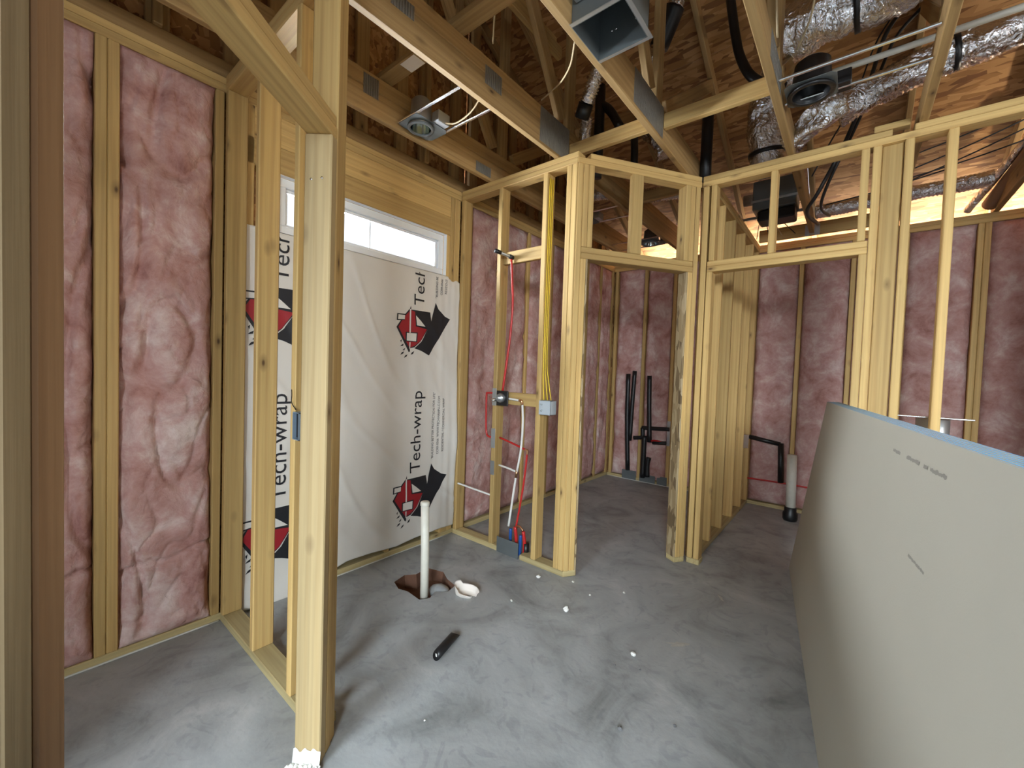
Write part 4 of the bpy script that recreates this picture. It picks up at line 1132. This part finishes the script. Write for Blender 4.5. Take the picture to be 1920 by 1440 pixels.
att(tube('hot_riser', [(0.706, 1.84, 0.765), (0.69, 1.842, 0.6), (0.655, 1.845, 0.38), (0.622, 1.845, 0.20)], 0.0075, M_PEXR, None, 10), pl)
for k, (x0, z0, z1, mt) in enumerate(((0.565, 0.0, 0.175, M_PEXB), (0.622, 0.0, 0.20, M_PEXR), (0.66, 0.0, 0.15, M_PEXB), (0.70, 0.0, 0.185, M_PEXR))):
    att(tube('slab_stub', [(x0, 1.85, z0), (x0+0.003, 1.85, (z0+z1)/2), (x0+0.008*(-1)**k, 1.845, z1)], 0.0125, mt, None, 10), pl)
att(tube('stub_sleeve', [(0.71, 1.86, 0.0), (0.71, 1.86, 0.10)], 0.022, M_ABS, None, 14, True, False), pl)
att(tube('stub_crimp', [(0.62, 1.845, 0.20), (0.655, 1.845, 0.212), (0.69, 1.845, 0.19)], 0.008, M_BRASS, None, 10), pl)
o = board('guard_plate', 0.497, 0.70, 1.776, 1.7795, 0.004, 0.118, M_DULL)
tag(o, 'grey steel guard plate standing in the gap of the plumbing wall sill', 'plate')
for (z0, z1, lab) in ((1.085, 1.215, 'upper nail plate on the stud beside the shower valve'), (0.765, 0.912, 'middle nail plate on the stud below the shower valve'), (0.562, 0.668, 'lowest nail plate on the plumbing stud')):
    o = board('nail_plate', 0.401, 0.441, 1.7835, 1.7855, z0, z1, M_STEEL, None, 0.0005)
    tag(o, lab, 'plate', 'nail plates on the plumbing stud')
jb = thing('outlet_box', 'grey outlet box nailed to the stud by the doorway', 'electrical box', (0.90, 1.82, 1.10))
bm = bmesh.new()
t_ = 0.003; ax0, ax1, ay0, ay1, az0, az1 = 0.8425, 0.935, 1.772, 1.845, 1.058, 1.155
addb(bm, ax0, ax0+t_, ay0, ay1, az0, az1); addb(bm, ax1-t_, ax1, ay0, ay1, az0, az1)
addb(bm, ax0, ax1, ay0, ay1, az0, az0+t_); addb(bm, ax0, ax1, ay0, ay1, az1-t_, az1); addb(bm, ax0, ax1, ay0, ay0+t_, az0, az1)
att(bm_obj('body', bm, M_BOXL), jb)
for zz in (1.085, 1.128): att(lathe('screw_boss', [(0.001, 0.006), (0.006, 0.006), (0.007, 0.0)], (0.865, ay0, zz), M_STEEL, None, 10, (0, -1, 0)), jb)
for k in range(3):
    cable(['front', 'middle', 'rear'][k]+' yellow cable stapled down the stud to the outlet box', [(0.846+0.004, 1.80+0.02*k, 2.66), (0.848, 1.80+0.02*k, 2.0), (0.848, 1.80+0.02*k, 1.45), (0.852+0.012*k, 1.80+0.016*k, 1.28), (0.862+0.02*k, 1.80+0.014*k, 1.157)], 0.0042, M_YEL, 'cable', 'yellow cables on the plumbing wall')

# ---- switch box on partition P1
sb = thing('switch_box', 'grey switch box on the stud of the near tub partition', 'electrical box', (0.86, 0.2, 1.1))
bm = bmesh.new(); ax0, ax1, ay0, ay1, az0, az1 = 0.8425, 0.895, 0.158, 0.235, 1.06, 1.165
addb(bm, ax0, ax0+t_, ay0, ay1, az0, az1); addb(bm, ax1-t_, ax1, ay0, ay1, az0, az1)
addb(bm, ax0, ax1, ay0, ay1, az0, az0+t_); addb(bm, ax0, ax1, ay0, ay1, az1-t_, az1); addb(bm, ax0, ax1, ay1-t_, ay1, az0, az1)
att(bm_obj('body', bm, M_BOX), sb)
att(board('opening', ax0+0.006, ax1-0.006, ay0+0.012, ay0+0.016, az0+0.006, az1-0.006, M_ABS), sb)  # black plate stands in for the shade inside the box mouth
att(tube('wire_tail', [(0.845, 0.17, 1.17), (0.84, 0.155, 1.20), (0.852, 0.15, 1.23), (0.845, 0.152, 1.25)], 0.0018, M_CABLE, None, 6), sb)
for (u, v_) in ((-0.03, 1.95), (-0.065, 1.945)):
    o = lathe('nail_head', [(0.001, 0.0025), (0.004, 0.002), (0.0042, 0.0)], (0.0386, u, v_), M_CHROME, W0, 8, (1, 0, 0))

# ---- toilet room pipes on the far wall
tp = thing('toilet_vents', 'black vent and drain pipes in front of the far toilet room wall', 'plumbing', (0.4, 4.47, 0))
yv = 4.47
def bp_(name, pts, r=0.026, mat=M_ABS): return att(tube(name, [(x, yv, z) for x, z in pts], r, mat, None, 14, True, True, 5), tp)
bp_('vent', [(0.292, 1.36), (0.30, 0.8), (0.335, 0.14)], 0.028)
bp_('vent', [(0.375, 1.40), (0.36, 1.0), (0.345, 0.52)], 0.026)
bp_('vent', [(0.565, 1.345), (0.575, 1.0), (0.60, 0.53)], 0.027)
bp_('cross_pipe', [(0.50, 0.70), (0.66, 0.705), (0.83, 0.715)], 0.024)
bp_('trap', [(0.40, 0.56), (0.46, 0.57), (0.51, 0.59), (0.505, 0.70)], 0.024)
bp_('drain', [(0.535, 0.60), (0.533, 0.40), (0.530, 0.08)], 0.03)
bp_('drain', [(0.60, 0.34), (0.585, 0.25), (0.59, 0.10)], 0.03)
bp_('side_stub', [(0.64, 0.53), (0.80, 0.545)], 0.022)
att(tube('supply', [(0.60, yv, 0.545), (0.68, yv-0.01, 0.56), (0.76, yv, 0.55)], 0.010, M_PEXR, None, 10), tp)
for (x0, x1, z1) in ((0.22, 0.41, 0.12), (0.455, 0.655, 0.10), (0.68, 0.80, 0.11)):
    o = board('guard_plate', x0, x1, 4.556, 4.5595, 0.004, z1, M_DULL)
    tag(o, {0.22: 'left grey guard plate on the far toilet room sill', 0.455: 'middle grey guard plate under the black drain pipes', 0.68: 'right grey guard plate by the toilet room jamb'}[x0], 'plate', 'guard plates on the far sill')
o = board('nail_plate', 0.775, 0.813, 4.559, 4.5625, 0.50, 0.80, M_STEEL, None, 0.0005)
tag(o, 'pale nail plate high on a far toilet room stud', 'plate')
# ---- closet floor flange and branch
cp = thing('closet_riser', 'white plastic pipe with black coupling on the closet floor', 'pipe', (2.085, 4.25, 0))
att(tube('pipe', [(2.085, 4.25, 0.1), (2.08, 4.25, 0.4), (2.075, 4.25, 0.632)], 0.041, M_PVC, None, 24, True, False), cp)
att(lathe('coupling', [(0.001, 0.0), (0.055, 0.0), (0.062, 0.02), (0.062, 0.07), (0.050, 0.09), (0.05, 0.125), (0.043, 0.13), (0.001, 0.13)], (2.085, 4.25, 0.0), M_ABS, None, 24), cp)
ce = thing('closet_drain', 'black elbow drain pipe on the pink closet wall', 'pipe', (1.9, 4.48, 0.5))
att(tube('arm', [(1.668, 4.48, 0.735), (1.95, 4.48, 0.69)], 0.022, M_ABS, None, 14, True, False), ce)
att(tube('drop', [(1.955, 4.48, 0.70), (1.97, 4.48, 0.30)], 0.026, M_ABS, None, 14, True, False), ce)
o = tube('supply_line', [(1.67, 4.49, 0.29), (1.95, 4.49, 0.295), (2.3, 4.49, 0.29)], 0.009, M_PEXR, None, 10)
tag(o, 'thin dark red supply line low on the pink closet wall', 'pipe')
o = board('nail_plate', 1.666, 1.712, 4.196, 4.1985, 0.65, 0.785, M_CHROME, None, 0.0005)
tag(o, 'bright nail plate on the stud beside the closet drain', 'plate')
# lamp bracket between closet studs
hb = thing('bar_hanger_box', 'metal fixture can on a bar hanger behind the closet studs', 'fixture', (2.85, 2.78, 1.1))
att(board('bar', 2.685, 3.0, 2.697, 2.707, 1.165, 1.174, M_CHROME), hb)
att(lathe('can', [(0.001, 0.0), (0.066, 0.0), (0.07, 0.02), (0.07, 0.145), (0.062, 0.15), (0.001, 0.15)], (2.85, 2.785, 1.012), M_STEEL, None, 24), hb)
att(board('tab', 2.84, 2.866, 2.708, 2.713, 1.03, 1.165, M_CHROME), hb)

# ---- litter on the slab
bk = thing('pipe_offcut', 'black slant cut pipe offcut lying on the slab', 'offcut', (1.03, 0.815, 0.02))
bm = bmesh.new()
P_ = [Vector((1.058, 0.728, 0.021)), Vector((1.03, 0.82, 0.021)), Vector((1.004, 0.905, 0.021))]
rings = add_tube(bm, P_, 0.021, 18)
for v in rings[-1]: v.co += (P_[2]-P_[0]).normalized()*(0.028*(-(v.co.z-0.021)/0.021)-0.014)
for v in rings[0]: v.co += (P_[2]-P_[0]).normalized()*(0.012*((v.co.z-0.021)/0.021))
att(bm_obj('sleeve', bm, M_ABS, None, None, True), bk)
ed_ = (P_[0]-P_[2]).normalized()
att(board('end_tag', -0.004, 0.004, -0.001, 0.001, -0.007, 0.007, M_CHIP), bk).location = P_[0]+ed_*0.006+Vector((0, 0, 0.002))
# scrap of paper cup
bm = bmesh.new(); n = 26; rows = []
for j in range(7):
    row = []
    for i in range(n+1):
        a = 2*math.pi*(i/n)*0.86; t = j/6
        hgt = 0.052*(0.35+0.65*abs(math.sin(a*0.5+0.5)))*(1.25 if 2.2 < a < 4.2 else 0.85)
        rr = 0.050+0.014*t+0.006*noise.noise(Vector((a, t, 2)))
        x = math.cos(a)*rr*1.25; y = math.sin(a)*rr*0.75
        row.append(bm.verts.new((x, y, 0.001+hgt*t)))
    rows.append(row)
for j in range(6):
    for i in range(n): bm.faces.new((rows[j][i], rows[j][i+1], rows[j+1][i+1], rows[j+1][i]))
cen = bm.verts.new((0, 0, 0.001))
for i in range(n): bm.faces.new((rows[0][i+1], rows[0][i], cen))
r_ = bmesh.ops.extrude_face_region(bm, geom=bm.faces[:])
for v in [g for g in r_['geom'] if isinstance(g, bmesh.types.BMVert)]: v.co.z += 0.0012; v.co.x *= 0.985; v.co.y *= 0.985
bmesh.ops.recalc_face_normals(bm, faces=bm.faces)
o = bm_obj('paper_scrap', bm, M_PAPER, None, Matrix.Translation((0.765, 1.205, 0.0)) @ Matrix.Rotation(math.radians(25), 4, 'Z'), True)
tag(o, 'torn curled white paper scrap beside the drain hole', 'scrap')
def crumb(label, x, y, r, mat, seed, name='pebble', group='crumbs on the slab'):
    bm = bmesh.new(); bmesh.ops.create_icosphere(bm, subdivisions=2, radius=r)
    for v in bm.verts:
        v.co += v.co.normalized()*r*0.7*noise.noise(v.co*(0.9/r)+Vector((seed, seed*2, 0)))
        v.co.z *= 0.75
    mz = min(v.co.z for v in bm.verts)
    for v in bm.verts: v.co.z -= mz
    o = bm_obj(name, bm, mat, None, Matrix.Translation((x, y, 0.0)))
    return tag(o, label, 'crumb', group)
crumb('tan pebble just in front of the plumbing wall corner', 0.96, 1.672, 0.012, M_CHIP, 1)
crumb('small pale crumb right of the paper scrap', 1.007, 1.335, 0.008, M_CHIP, 2)
crumb('largest white chip in the middle of the slab', 1.296, 1.47, 0.016, M_CHIP, 3, 'plaster_chip')
crumb('tiny white crumb before the angled doorway', 1.317, 1.71, 0.006, M_CHIP, 4, 'plaster_chip')
crumb('white crumb nearest the angled wall jamb', 1.462, 1.876, 0.008, M_CHIP, 5, 'plaster_chip')
crumb('white round chip beside the chalky patch', 1.735, 1.372, 0.011, M_CHIP, 6, 'plaster_chip')
crumb('dark grey pebble at the bottom of the view', 1.868, 0.941, 0.0085, M_STONE, 7)
crumb('small dark pebble toward the leaning boards', 2.022, 1.093, 0.006, M_STONE, 8)
crumb('grey crumb by the foot of the plumbing wall corner', 1.159, 1.775, 0.008, M_CHIP, 9)
crumb('dark speck behind the black offcut', 1.70, 1.25, 0.004, M_STONE, 10)
crumb('pale grain before the entry post', 1.285, 0.475, 0.004, M_CHIP, 11, 'plaster_chip')
crumb('second dark speck behind the round chip', 1.80, 1.30, 0.004, M_STONE, 12)
# chalky smears on the slab: thin dried plaster
def smear(label, x, y, rx, ry, seed):
    bm = bmesh.new(); n = 40
    c_ = bm.verts.new((0, 0, 0.0012))
    ring = [bm.verts.new((math.cos(2*math.pi*k/n)*rx*(1+0.9*noise.noise(Vector((math.cos(2*math.pi*k/n)*2.2, math.sin(2*math.pi*k/n)*2.2, seed)))), math.sin(2*math.pi*k/n)*ry*(1+0.9*noise.noise(Vector((math.cos(2*math.pi*k/n)*2.2, math.sin(2*math.pi*k/n)*2.2, seed+5)))), 0.0006)) for k in range(n)]
    for k in range(n): bm.faces.new((c_, ring[k], ring[(k+1) % n]))
    o = bm_obj('plaster_smear', bm, M_SMEAR, None, Matrix.Translation((x, y, 0)) @ Matrix.Rotation(seed, 4, 'Z'))
    return tag(o, label, 'smear')
M_SMEAR = simple('chalky_plaster', (0.42, 0.405, 0.36), 0.9, var=0.3, vscale=60)
smear('chalky dried plaster smear on the slab near the round chip', 1.868, 1.606, 0.045, 0.022, 0.6)
smear('long pale plaster smear before the closet doorway', 1.93, 2.235, 0.03, 0.008, 2.2)

# ---- added lamp, out of view beyond the closet, to brighten the eave deck
wl = thing('added_eave_lamp', 'added unseen caged lamp that brightens the roof deck at the eave', 'lamp', (4.05, 3.75, 2.78))
att(lathe('bulb', [(0.001, -0.06), (0.02, -0.055), (0.03, -0.035), (0.028, -0.01), (0.015, 0.02), (0.013, 0.03)], (4.05, 3.75, 2.78), M_BULB, None, 16), wl)
att(lathe('socket', [(0.016, 0.03), (0.02, 0.035), (0.02, 0.09), (0.008, 0.10), (0.001, 0.10)], (4.05, 3.75, 2.78), M_ABS, None, 16), wl)
att(tube('cord', [(4.05, 3.75, 2.88), (4.05, 3.75, 3.1), (4.05, 3.75, 3.42)], 0.005, M_YEL, None, 8), wl)
for k in range(6):
    a = math.pi*k/3
    att(tube('cage_wire', [(4.05+0.02*math.cos(a), 3.75+0.02*math.sin(a), 2.81), (4.05+0.05*math.cos(a), 3.75+0.05*math.sin(a), 2.75), (4.05+0.035*math.cos(a), 3.75+0.035*math.sin(a), 2.70), (4.05, 3.75, 2.69)], 0.0015, M_STEEL, None, 6), wl)
ld = bpy.data.lights.new('added_eave_lamp_glow', 'POINT'); ld.energy = 25; ld.color = (1.0, 0.86, 0.66); ld.shadow_soft_size = 0.035
lo = bpy.data.objects.new('added_eave_lamp_glow', ld); lo.location = (4.05, 3.75, 2.66); COL.objects.link(lo); lo['kind'] = 'helper'
